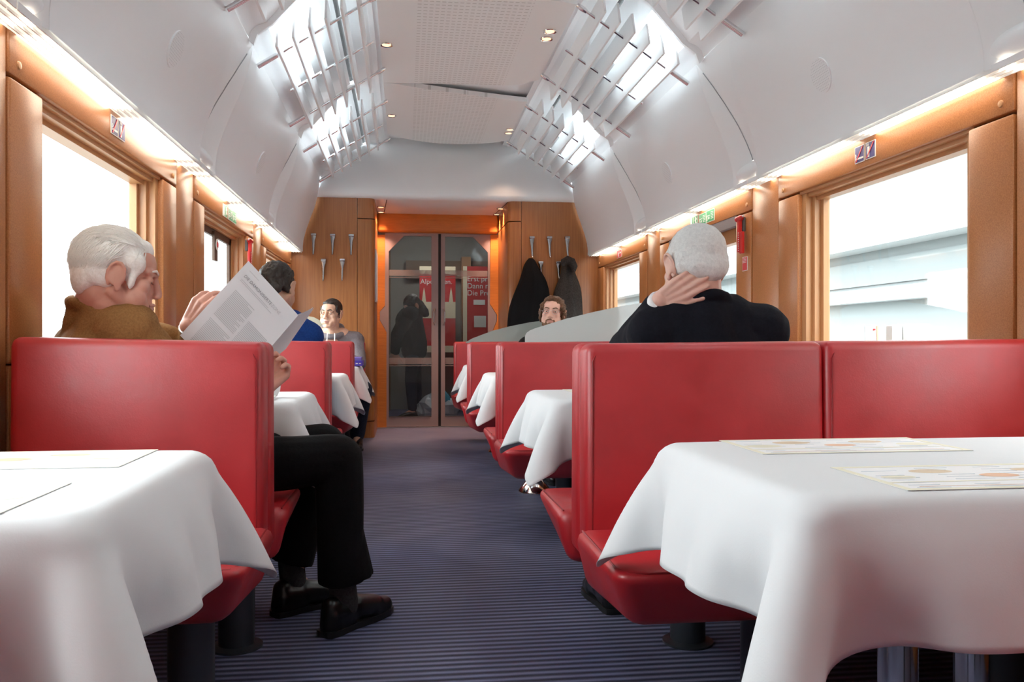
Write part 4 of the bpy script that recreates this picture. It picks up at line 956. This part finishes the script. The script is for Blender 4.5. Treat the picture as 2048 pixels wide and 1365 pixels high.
j = PR(); torso_prims(j, J, .022); limb(j, [J['shl'], el, wl+(el-wl)*.22], [.068, .056, .046]); limb(j, [J['shr'], er_, wr_+(er_-wr_)*.25], [.070, .058, .047])
nk = V(J['neck']); cn = nk+V((.026, -.012, .004)); ring = [cn+V((.076*math.cos(w), .076*math.sin(w), -.013*math.cos(w)+.008)) for w in np.linspace(0, 2*PI, 17)]
for a_, b_ in zip(ring[:-1], ring[1:]): j.cap(a_, b_, .019, .019, 8)
j.cap((-.70, 2.5, .50), (-.70, 2.70, .50), .12, .12)
j.fuse('jacket', CL['camel'], t, .007, 5, lambda co: .010*mnoise.noise(V((co.x*6+co.z*5, co.y*6, co.z*15-co.x*6)))+.003*mnoise.noise(co*24))
p = PR(); rg = [cn+V((.004+.062*math.cos(w), .060*math.sin(w), -.022*math.cos(w)+.026)) for w in np.linspace(0, 2*PI, 17)]
for a_, b_ in zip(rg[:-1], rg[1:]): p.cap(a_, b_, .009, .009, 8)
p.fuse('shirt_collar', CL['shirt'], t, .005, 2)
cu = (el-wl).normalized(); p = PR(); p.cap(wl+cu*.022, wl+cu*.075, .034, .037, flat0=True, flat1=True); p.fuse('shirt_cuff', CL['shirt'], t, .005, 1)
MB().tube([wl+cu*.004+V((0, 0, .001))+V((math.cos(w), 0, math.sin(w))).cross(cu).normalized()*.031 for w in np.linspace(0, 2*PI, 17)], .005, 6, False).build('wrist_watch', M['satin'], t, 60)
tr = PR(); limb(tr, [(-.70, 2.53, .52), kr], [.098, .074]); limb(tr, [(-.72, 2.68, .52), kl], [.098, .074]); tr.cap((-.70, 2.5, .52), (-.72, 2.70, .52), .10, .10)
tr.cap(kr, ar+V((.0, -.01, .04)), .074, .070, 16, False, True); tr.cap(ar+V((0, -.005, .20)), ar+V((.022, .0, .045)), .068, .080, 16, False, True); tr.cap(kl, al+V((0, 0, .05)), .074, .075, 16, False, True)
tr.fuse('trousers', CL['black'], t, .0065, 3, lambda co: .005*mnoise.noise(V((co.x*9, co.y*9, co.z*5))))
p = PR(); p.cap(ar+V((0, 0, .05)), ar+V((.01, .01, -.05)), .043, .044); p.fuse('sock', CL['sock'], t, .005, 2); p = PR(); p.cap(al+V((0, 0, .05)), al+V((.01, .01, -.05)), .043, .044); p.fuse('sock', CL['sock'], t, .005, 2)
shoe(t, (-.245, 2.595, 0), (-.045, 2.835, 0)); shoe(t, (-.425, 2.81, 0), (-.20, 2.98, 0))
h = PR(); M3 = T.to_3x3().normalized(); q = lambda *a: T @ V(a)
for c, r in (((0, -.026, .036), (.083, .097, .085)), ((0, -.075, -.015), (.070, .046, .062)), ((.058, -.040, .0), (.026, .052, .050)), ((-.058, -.040, .0), (.026, .052, .050)), ((.058, .022, .03), (.024, .034, .034)), ((-.058, .022, .03), (.024, .034, .034)), ((.066, .028, -.012), (.012, .013, .028)), ((-.066, .028, -.012), (.012, .013, .028)), ((0, .025, .075), (.050, .045, .034)), ((0, -.080, -.045), (.058, .030, .035))): h.ell(q(*c), [x*s for x in r], M3)
hr = h.fuse('hair', white_h, t, .005, 12, hairnoise(45, .002))
def st(g):
    d = V(g.normal(0, 1, 3)).normalized()
    if d.z < -.55 or (d.y > .52 and d.z < .40) or (d.y > .72): return None
    if abs(d.x) > .5 and -.12 < d.y < .26 and d.z < .06: return None
    if d.y > .3 and d.z < -.1: return None
    return d
strands(T, s, 5200, strand_w, t, lambda p_, n_: V((.0, -.9, .1-.9*max(0, -p_.y)*9)) if p_.z > .045 else V((0, -.55+.9*max(0, -p_.y-.03)*9, -.9)), st, (0, -.026, .030), (.0865, .101, .089), .085, .0010, 3, .011)
# the magazine
mg = thing('magazine', 'open white magazine held up by the old man in the camel jacket', 'magazine')
TL, ST_, BL = onY(497, 522, 2.66), onY(596.5, 631, 2.70), onY(360, 671, 2.565); SB = BL+ST_-TL
OT, OB = onY(628.5, 616, 2.86), onY(572, 698, 2.76)
nrm = (ST_-TL).cross(BL-TL).normalized(); nrm = nrm if nrm.y < 0 else -nrm
def sheet(A, B, C, D, nn, th, bow, nu=12, nv=10):
    mb = MB(); G = lambda o: [[A+(B-A)*u+((D-A)+((C-B)-(D-A))*u)*v_+nn*(bow*math.sin(PI*u)+o) for v_ in np.linspace(0, 1, nv)] for u in np.linspace(0, 1, nu)]
    mb.grid(G(0)); mb.grid(G(-th), True); return mb
sheet(TL, ST_, SB, BL, nrm, .0018, .001).build('left_page', M['paper2'], mg, 40)
u_, v_ = (ST_-TL), (BL-TL); on = lambda a, b_, l=.0015: TL+u_*a+v_*b_+nrm*(.001*math.sin(PI*a)+l)
ln = MB()
for c0, c1, r0, r1 in ((.13, .50, .30, .64), (.54, .90, .42, .80), (.13, .50, .67, .985), (.54, .90, .83, .985)):
    k = int((r1-r0)/.0165)
    for i in range(k):
        y_ = r0+.0165*i; e_ = c1-(.0 if random.random() < .85 else random.uniform(.03, .15)); ln.grid([[on(a, y_), on(a, y_+.0075)] for a in np.linspace(c0, e_, 5)])
ln.build('text_lines', M['ink'], mg)
X_, Y_ = u_.normalized(), -(v_-u_.normalized()*v_.dot(u_.normalized())).normalized(); Z_ = X_.cross(Y_)
def ptext(sx, size, a, b_, m):
    o = text(sx, size, (0, 0, 0), m, mg, (0, 0, 0), 'headline', ext=.0001); Q = Matrix((X_, Y_, Z_)).transposed(); o.rotation_euler = Q.to_euler(); o.location = on(a, b_, .004); return o
ptext('DIE DÄMONISIERTE', .0135, .09, .150, M['ink2']); ptext('ZONE', .0135, .625, .150, M['ink'])
l2 = MB(); l2.grid([[on(a, .180), on(a, .185)] for a in np.linspace(.09, .62, 5)]); l2.grid([[on(a, .196), on(a, .201)] for a in np.linspace(.09, .70, 5)]); l2.grid([[on(a, .06), on(a, .065)] for a in np.linspace(.10, .28, 3)]); l2.build('text_lines', M['ink'], mg)
nr = (OT-ST_).cross(SB-ST_).normalized(); nr = nr if nr.y < 0 else -nr
sheet(ST_, OT, OB, SB+(ST_-SB)*.10, nr, .004, .003).build('right_pages', M['paper2'], mg, 40)
# ---------------------------------------------------------------- man in the dark suit, nearest right bench
t = person('silver haired man in a dark suit, hand on his neck, on the nearest right bench')
s = 1.07; hc = onY(1387, 532, 2.52); T = frame(hc, (-.18, .95, -.20), R(4), s)
J = dict(pelvis=(.94, 2.54, .53), chest=(.935, 2.53, .80), neck=(.915, 2.515, .985), shl=(.768, 2.52, .925), shr=(1.112, 2.52, .930))
el = V((.735, 2.74, .875)); wl = onY(1320, 602, 2.50); er_ = V((1.17, 2.62, .66)); wr_ = V((1.08, 2.82, .74))
b = PR(); head_prims(b, T, s); b.cap(T @ V((0, -.03, -.05)), J['neck'], .064, .066); torso_prims(b, J); limb(b, [J['shl'], el, wl], [.05, .042, .029]); limb(b, [J['shr'], er_, wr_], [.05, .042, .03])
hand_prims(b, wl, onY(1405, 552, 2.40)-wl, (.30, .93, .1), -1, (.10, .13, .17, .2), .98, (.42, .92, .05), .05); hand_prims(b, wr_, (-.1, 1, .0), (0, 0, -1), 1, (.2, .2, .2, .2))
kr, kl, ar, al = V((1.05, 2.98, .545)), V((.83, 2.98, .545)), V((1.05, 2.95, .11)), V((.70, 2.79, .11))
for hx, k_, a_ in ((1.03, kr, ar), (.85, kl, al)): limb(b, [(hx, 2.55, .53), k_, a_], [.075, .055, .036]); b.cap(a_, a_+V((0, .13, -.06)), .034, .028)
b.fuse('body', SK3, t, .0036, 3)
j = PR(); torso_prims(j, J, .028); j.cap(V(J['chest'])+V((0, -.03, .02)), V(J['neck'])+V((0, -.022, -.03)), .125, .09); limb(j, [J['shl'], el, el+(wl-el)*.88], [.078, .062, .040]); limb(j, [J['shr'], er_, wr_+(er_-wr_)*.2], [.078, .060, .047])
nk = V(J['neck']); j.ell(nk+V((0, -.012, -.005)), (.10, .090, .070)); cn = nk+V((.0, -.005, .030)); ring = [cn+V((.078*math.cos(w), .078*math.sin(w), -.024*math.sin(w)+.004)) for w in np.linspace(0, 2*PI, 17)]
for a_, b_ in zip(ring[:-1], ring[1:]): j.cap(a_, b_, .018, .018, 8)
j.fuse('suit_jacket', CL['navy'], t, .007, 5, lambda co: .004*mnoise.noise(V((co.x*9, co.y*9, co.z*16)))+.003*mnoise.noise(co*20))
p = PR(); rg = [cn+V((.064*math.cos(w), .062*math.sin(w), -.022*math.sin(w)+.022)) for w in np.linspace(0, 2*PI, 17)]
for a_, b_ in zip(rg[:-1], rg[1:]): p.cap(a_, b_, .008, .008, 8)
p.fuse('shirt_collar', CL['shirt'], t, .005, 2)
p = PR(); cu = (wl-el).normalized(); p.cap(wl-cu*.05, wl+cu*.004, .038, .036, 16, True, True); p.fuse('shirt_cuff', CL['shirt'], t, .005, 1)
tr = PR(); 
for hx, k_, a_ in ((1.03, kr, ar), (.85, kl, al)): limb(tr, [(hx, 2.55, .52), k_, a_+V((0, 0, .04))], [.098, .074, .068])
tr.fuse('trousers', CL['black'], t, .008, 3); shoe(t, (1.05, 2.87, 0), (1.06, 3.17, 0)); shoe(t, (.69, 2.69, 0), (.655, 2.98, 0))
h = PR(); M3 = T.to_3x3().normalized(); q = lambda *a: T @ V(a)
for c, r in (((0, -.024, .034), (.081, .095, .084)), ((0, -.078, -.02), (.068, .036, .050)), ((.058, -.04, .0), (.024, .045, .045)), ((-.058, -.04, .0), (.024, .045, .045)), ((.060, .02, .02), (.020, .026, .036)), ((-.060, .02, .02), (.020, .026, .036))): h.ell(q(*c), [x*s for x in r], M3)
h.fuse('hair', grey_h, t, .005, 12, hairnoise(60, .0016))
# ---------------------------------------------------------------- dark haired man in blue, second left bench
t = person('dark haired man in a blue knitted sweater seen from behind on the second left bench')
s = 1.04; hc = onY(556, 573, 4.45); T = frame(hc, (.34, .93, -.14), 0, s); c0 = hc.x
J = dict(pelvis=(c0-.02, 4.50, .53), chest=(c0-.01, 4.47, .80), neck=(c0-.005, 4.45, 1.035), shl=(c0-.165, 4.46, .925), shr=(c0+.155, 4.46, .925))
el, er_, wl, wr_ = V((c0-.2, 4.6, .70)), V((c0+.2, 4.6, .70)), V((c0-.12, 4.82, .755)), V((c0+.12, 4.82, .755))
b = PR(); head_prims(b, T, s); b.cap(T @ V((0, -.03, -.05)), J['neck'], .058, .06); torso_prims(b, J); limb(b, [J['shl'], el, wl], [.048, .04, .028]); limb(b, [J['shr'], er_, wr_], [.048, .04, .028]); hand_prims(b, wl, (.2, 1, 0), (0, 0, -1), 1, (.2,)*4); hand_prims(b, wr_, (-.2, 1, 0), (0, 0, -1), -1, (.2,)*4)
for dx in (-.1, .1): limb(b, [(c0+dx, 4.52, .53), (c0+dx, 4.95, .54), (c0+dx, 4.95, .1)], [.075, .055, .036]); b.cap((c0+dx, 4.95, .1), (c0+dx, 5.08, .045), .034, .028)
b.fuse('body', SK2, t, .006, 3)
j = PR(); torso_prims(j, J, .018); limb(j, [J['shl'], el, wl+(el-wl)*.15], [.064, .052, .042]); limb(j, [J['shr'], er_, wr_+(er_-wr_)*.15], [.064, .052, .042]); j.fuse('sweater', CL['blue'], t, .008, 4)
tr = PR()
for dx in (-.1, .1): limb(tr, [(c0+dx, 4.52, .52), (c0+dx, 4.95, .54), (c0+dx, 4.95, .12)], [.095, .072, .062])
tr.fuse('trousers', CL['jeans'], t, .009, 3)
for dx in (-.1, .1): shoe(t, (c0+dx, 4.86, 0), (c0+dx, 5.15, 0))
h = PR(); M3 = T.to_3x3().normalized(); q = lambda *a: T @ V(a)
for c, r in (((0, -.022, .036), (.083, .098, .086)), ((0, -.08, -.02), (.066, .034, .055)), ((.071, -.035, .0), (.013, .040, .040)), ((-.071, -.035, .0), (.013, .040, .040)), ((0, .05, .075), (.055, .04, .032))): h.ell(q(*c), [x*s for x in r], M3)
h.fuse('hair', dark_h, t, .005, 3, hairnoise(40, .007))
# ---------------------------------------------------------------- man in the grey hoodie, farthest left bench
t = person('dark haired man in a grey hooded top facing us at the farthest left table')
s = 1.06; hc = onY(662, 627, 7.24); T = frame(hc, (-.36, -.93, -.03), 0, s); c0 = hc.x
J = dict(pelvis=(c0, 7.45, .53), chest=(c0, 7.36, .78), neck=(c0+.005, 7.285, .985), shl=(c0+.195, 7.33, .905), shr=(c0-.205, 7.33, .905))
el, er_, wl, wr_ = V((c0+.245, 7.16, .715)), V((c0-.24, 7.16, .715)), V((c0+.17, 6.97, .745)), V((c0-.1, 6.95, .745))
b = PR(); head_prims(b, T, s); b.cap(T @ V((0, -.03, -.05)), J['neck'], .056, .058); torso_prims(b, J); limb(b, [J['shl'], el, wl], [.048, .04, .028]); limb(b, [J['shr'], er_, wr_], [.048, .04, .028]); hand_prims(b, wl, (-.8, -.5, 0), (0, 0, -1), -1, (.2,)*4); hand_prims(b, wr_, (.8, -.5, 0), (0, 0, -1), 1, (.2,)*4)
kl, kr = V((-.335, 7.02, .50)), V((c0-.08, 7.0, .52)); al, ar = V((-.39, 7.12, .1)), V((c0-.08, 7.05, .1))
for hx, k_, a_ in ((c0+.1, kl, al), (c0-.1, kr, ar)): limb(b, [(hx, 7.42, .53), k_, a_], [.075, .055, .036]); b.cap(a_, a_+V((0, -.13, -.055)), .034, .028)
b.fuse('body', SK2, t, .0055, 2); face_bits(T, s, t, dark_h, True, .003, SK2)
Jc = dict(J, neck=tuple(V(J['neck'])+V((0, .03, -.055)))); j = PR(); torso_prims(j, Jc, .020); [j.cap(V(J['neck'])+V((k_*.085, .02, -.045)), J['shl'] if k_ > 0 else J['shr'], .062, .078) for k_ in (-1, 1)]; limb(j, [J['shl'], el, wl+(el-wl)*.12], [.070, .058, .045]); limb(j, [J['shr'], er_, wr_+(er_-wr_)*.12], [.070, .058, .045])
nk = V(J['neck']); ring = [nk+V((.092*math.cos(w), .085*math.sin(w)+.015, .045*math.sin(w)-.006)) for w in np.linspace(0, 2*PI, 17)]
for a_, b_ in zip(ring[:-1], ring[1:]): j.cap(a_, b_, .026, .026, 8)
j.cap(nk+V((-.05, .09, .02)), nk+V((.05, .09, .02)), .05, .05)
hd = j.fuse('hooded_top', CL['hoodie'], t, .008, 4, lambda co: .005*mnoise.noise(V((co.x*10, co.y*10, co.z*14)))+.003*mnoise.noise(co*26))
for dx in (-.028, .032): MB().tube([nk+V((dx, -.098, -.02)), nk+V((dx*1.05, -.142, -.07)), nk+V((dx*1.1, -.155, -.14))], .004, 6).build('drawstring', CL['shirt'], hd, 60)
tr = PR()
for hx, k_, a_ in ((c0+.1, kl, al), (c0-.1, kr, ar)): limb(tr, [(hx, 7.42, .52), k_, a_+V((0, 0, .02))], [.095, .075, .062])
tr.fuse('jeans', CL['jeans'], t, .009, 3); shoe(t, al+V((0, .07, -.1)), al+V((.02, -.21, -.1))); shoe(t, ar+V((0, .07, -.1)), ar+V((0, -.21, -.1)))
h = PR(); M3 = T.to_3x3().normalized(); q = lambda *a: T @ V(a)
for c, r in (((0, -.026, .038), (.080, .093, .083)), ((0, -.075, -.015), (.064, .032, .05)), ((.070, -.03, .005), (.011, .036, .036)), ((-.070, -.03, .005), (.011, .036, .036)), ((.069, .022, .03), (.009, .022, .030)), ((-.069, .022, .03), (.009, .022, .030)), ((0, .034, .080), (.052, .034, .022))): h.ell(q(*c), [x*s for x in r], M3)
h.fuse('hair', dark_h, t, .005, 3, hairnoise(60, .002))
# ---------------------------------------------------------------- bearded man, third right bench
t = person('bearded man with brown hair and thin glasses facing us between the glass partitions')
s = 1.0; hc = onY(1105, 626, 5.78); T = frame(hc, (-.30, -.94, .06), R(-4), s); c0 = hc.x
J = dict(pelvis=(c0, 5.78, .53), chest=(c0, 5.78, .76), neck=(c0, 5.80, .955), shl=(c0+.17, 5.79, .86), shr=(c0-.17, 5.79, .86))
el, er_, wl, wr_ = V((c0+.22, 5.66, .66)), V((c0-.22, 5.66, .66)), V((c0+.1, 5.46, .74)), V((c0-.1, 5.46, .74))
b = PR(); head_prims(b, T, s); b.cap(T @ V((0, -.03, -.05)), J['neck'], .056, .058); torso_prims(b, J); limb(b, [J['shl'], el, wl], [.048, .04, .028]); limb(b, [J['shr'], er_, wr_], [.048, .04, .028]); hand_prims(b, wl, (-.5, -.8, 0), (0, 0, -1), -1, (.2,)*4); hand_prims(b, wr_, (.5, -.8, 0), (0, 0, -1), 1, (.2,)*4)
for dx in (-.1, .1): limb(b, [(c0+dx, 5.72, .53), (c0+dx, 5.30, .54), (c0+dx, 5.34, .1)], [.075, .055, .036]); b.cap((c0+dx, 5.34, .1), (c0+dx, 5.21, .045), .034, .028)
b.fuse('body', SK3, t, .0055, 2); face_bits(T, s, t, brown_h, True, 0, SK3)
j = PR(); torso_prims(j, J, .018); limb(j, [J['shl'], el, wl+(el-wl)*.1], [.064, .052, .042]); limb(j, [J['shr'], er_, wr_+(er_-wr_)*.1], [.064, .052, .042]); j.fuse('jacket', CL['dark'], t, .009, 4)
tr = PR()
for dx in (-.1, .1): limb(tr, [(c0+dx, 5.72, .52), (c0+dx, 5.30, .54), (c0+dx, 5.34, .12)], [.095, .072, .062])
tr.fuse('trousers', CL['jeans'], t, .009, 3)
for dx in (-.1, .1): shoe(t, (c0+dx, 5.42, 0), (c0+dx, 5.13, 0))
h = PR(); M3 = T.to_3x3().normalized(); q = lambda *a: T @ V(a)
for c, r in (((0, -.028, .036), (.087, .098, .086)), ((0, -.07, -.04), (.080, .045, .07)), ((.080, -.02, -.015), (.018, .045, .055)), ((-.080, -.02, -.015), (.018, .045, .055)), ((0, .04, .092), (.052, .036, .022)), ((.07, .025, .035), (.018, .03, .035)), ((-.07, .025, .035), (.018, .03, .035))): h.ell(q(*c), [x*s for x in r], M3)
h.fuse('hair', brown_h, t, .005, 3, hairnoise(32, .009))
h = PR()
for x in (-1, 1): h.cap(q(x*.062, .012, -.045), q(x*.045, .055, -.085), .012*s, .016*s); h.cap(q(x*.045, .055, -.085), q(0, .082, -.108), .018*s, .022*s); h.cap(q(x*.026, .083, -.062), q(0, .094, -.054), .006*s, .007*s); h.cap(q(x*.026, .083, -.062), q(x*.03, .075, -.09), .008, .012)
h.cap(q(0, .078, -.10), q(0, .07, -.13), .026*s, .02*s); h.fuse('beard', beard_m, t, .005, 2, hairnoise(70, .003))
g = MB()
for x in (-1, 1):
    g.tube([q(x*.033+.022*math.cos(w), .098-.004*abs(math.cos(w)), -.002+.016*math.sin(w)) for w in np.linspace(0, 2*PI, 21)], .0012, 5, False); g.tube([q(x*.055, .094, .003), q(x*.082, .03, .004), q(x*.088, -.01, .002)], .0013, 5)
g.tube([q(-.011, .104, .004), q(.011, .104, .004)], .0012, 5); g.build('glasses', M['satin'], t, 60)
# ---------------------------------------------------------------- traveller bending behind the doors
t = person('traveller in dark clothes bending over behind the left glass door')
hc = onY(824, 612, 9.55); T = frame(hc, (-.62, -.35, -.65), 0, 1.0)
c0 = .11; J = dict(pelvis=(c0, 9.75, .86), chest=(.05, 9.68, 1.13), neck=(.10, 9.60, 1.27), shl=(.06, 9.47, 1.20), shr=(.02, 9.80, 1.20))
el, er_, wl, wr_ = V((-.06, 9.45, .98)), V((-.10, 9.8, .98)), V((-.10, 9.5, .76)), V((-.12, 9.75, .76))
b = PR(); head_prims(b, T, 1); b.cap(T @ V((0, -.03, -.05)), J['neck'], .055, .058); torso_prims(b, J, -.01); limb(b, [J['shl'], el, wl], [.045, .038, .028]); limb(b, [J['shr'], er_, wr_], [.045, .038, .028]); hand_prims(b, wl, (-.1, 0, -1), (0, 1, 0), 1, (.4,)*4); hand_prims(b, wr_, (-.1, 0, -1), (0, -1, 0), 1, (.4,)*4)
for dy, dx in ((9.65, .0), (9.85, .06)): limb(b, [(c0, dy, .84), (c0-.04+dx, dy, .46), (c0-.02+dx, dy, .1)], [.075, .055, .036]); b.cap((c0-.02+dx, dy, .1), (c0-.13+dx, dy-.05, .04), .034, .028)
b.fuse('body', SK1, t, .008, 2)
j = PR(); torso_prims(j, J, .03); limb(j, [J['shl'], el, wl+(el-wl)*.1], [.07, .058, .045]); limb(j, [J['shr'], er_, wr_+(er_-wr_)*.1], [.07, .058, .045]); j.cap((c0, 9.7, .80), (c0, 9.8, .80), .15, .15); j.fuse('coat', CL['dark'], t, .01, 4)
tr = PR()
for dy, dx in ((9.65, .0), (9.85, .06)): limb(tr, [(c0, dy, .82), (c0-.04+dx, dy, .46), (c0-.02+dx, dy, .14)], [.095, .068, .055])
tr.fuse('jeans', CL['jeans'], t, .01, 3)
for dy, dx in ((9.65, .0), (9.85, .06)): shoe(t, (c0+.05+dx, dy+.02, 0), (c0-.20+dx, dy-.08, 0))
h = PR(); M3 = T.to_3x3().normalized(); q = lambda *a: T @ V(a)
for c, r in (((0, -.022, .034), (.088, .102, .09)), ((.05, -.05, -.10), (.045, .06, .11)), ((-.05, -.05, -.10), (.045, .06, .11)), ((0, -.08, -.06), (.075, .045, .10))): h.ell(q(*c), r, M3)
h.fuse('hair', dark_h, t, .007, 3, hairnoise(25, .008))
# ================================================================= LIGHT
W = bpy.data.worlds.new('world'); SC.world = W; W.use_nodes = True
bgn = W.node_tree.nodes['Background']; bgn.inputs[0].default_value = (.885, .96, .99, 1); bgn.inputs[1].default_value = 8.5
for s in (-1, 1):                                       # sampling portals in the window openings (they give no light of their own)
    for yc in MOD:
        for kind in ('side', 'sky'):
            ld = bpy.data.lights.new('portal', 'AREA'); ld.shape = 'RECTANGLE'
            if kind == 'side': ld.size, ld.size_y = .76, 1.24; loc = Vector((U(s, HW+.125), yc, 1.22)); d = Vector((-s, 0, 0))
            else: ld.size, ld.size_y = .30, .98; loc = Vector((U(s, 1.12), yc-.29, 2.70)); d = Vector((-s*.76, 0, -.65))
            o = link('portal', ld); o.location = loc; o.rotation_euler = d.to_track_quat('-Z', 'Y').to_euler()
            if kind == 'side': o.rotation_euler = Euler((R(90), 0, R(90) if s > 0 else R(-90)))
            ld.cycles.is_portal = True
# unseen lamp added to brighten the vestibule and its posters
t = thing('vestibule_fill_lamp', 'unseen round lamp added on the ceiling to light behind the glass doors', 'lamp')
MB().lathe([(0, 0), (.14, 0), (.12, -.04), (0, -.05)], (.3, 9.9, 2.315), 24).build('shade', emis('vestibule_fill', (1, .93, .86), 26), t)
# ---------------------------------------------------------------- put every empty at the base of its thing
bpy.context.view_layer.update()
def desc(o):
    out = []
    for c in o.children: out.append(c); out += desc(c)
    return out
for o in list(COL.objects):
    if o.type == 'EMPTY' and o.parent is None and o.location.length < 1e-6 and o.children:
        pts = [c.matrix_world @ Vector(b) for c in desc(o) if c.type == 'MESH' for b in c.bound_box]
        if not pts: continue
        lo = Vector([min(p[i] for p in pts) for i in range(3)]); hi = Vector([max(p[i] for p in pts) for i in range(3)])
        base = Vector(((lo.x+hi.x)/2, (lo.y+hi.y)/2, lo.z)); o.location = base
        for c in o.children: c.location = c.location-base
# ---------------------------------------------------------------- colour management
vs = SC.view_settings; vs.view_transform = 'Standard'; vs.look = 'None'; vs.exposure = 0.62; vs.gamma = 1.0; vs.use_curve_mapping = False
cy = SC.cycles
cy.use_denoising = True; cy.max_bounces = 12; cy.diffuse_bounces = 7; cy.glossy_bounces = 4; cy.transparent_max_bounces = 16; cy.sample_clamp_indirect = 8
cy.use_adaptive_sampling = False
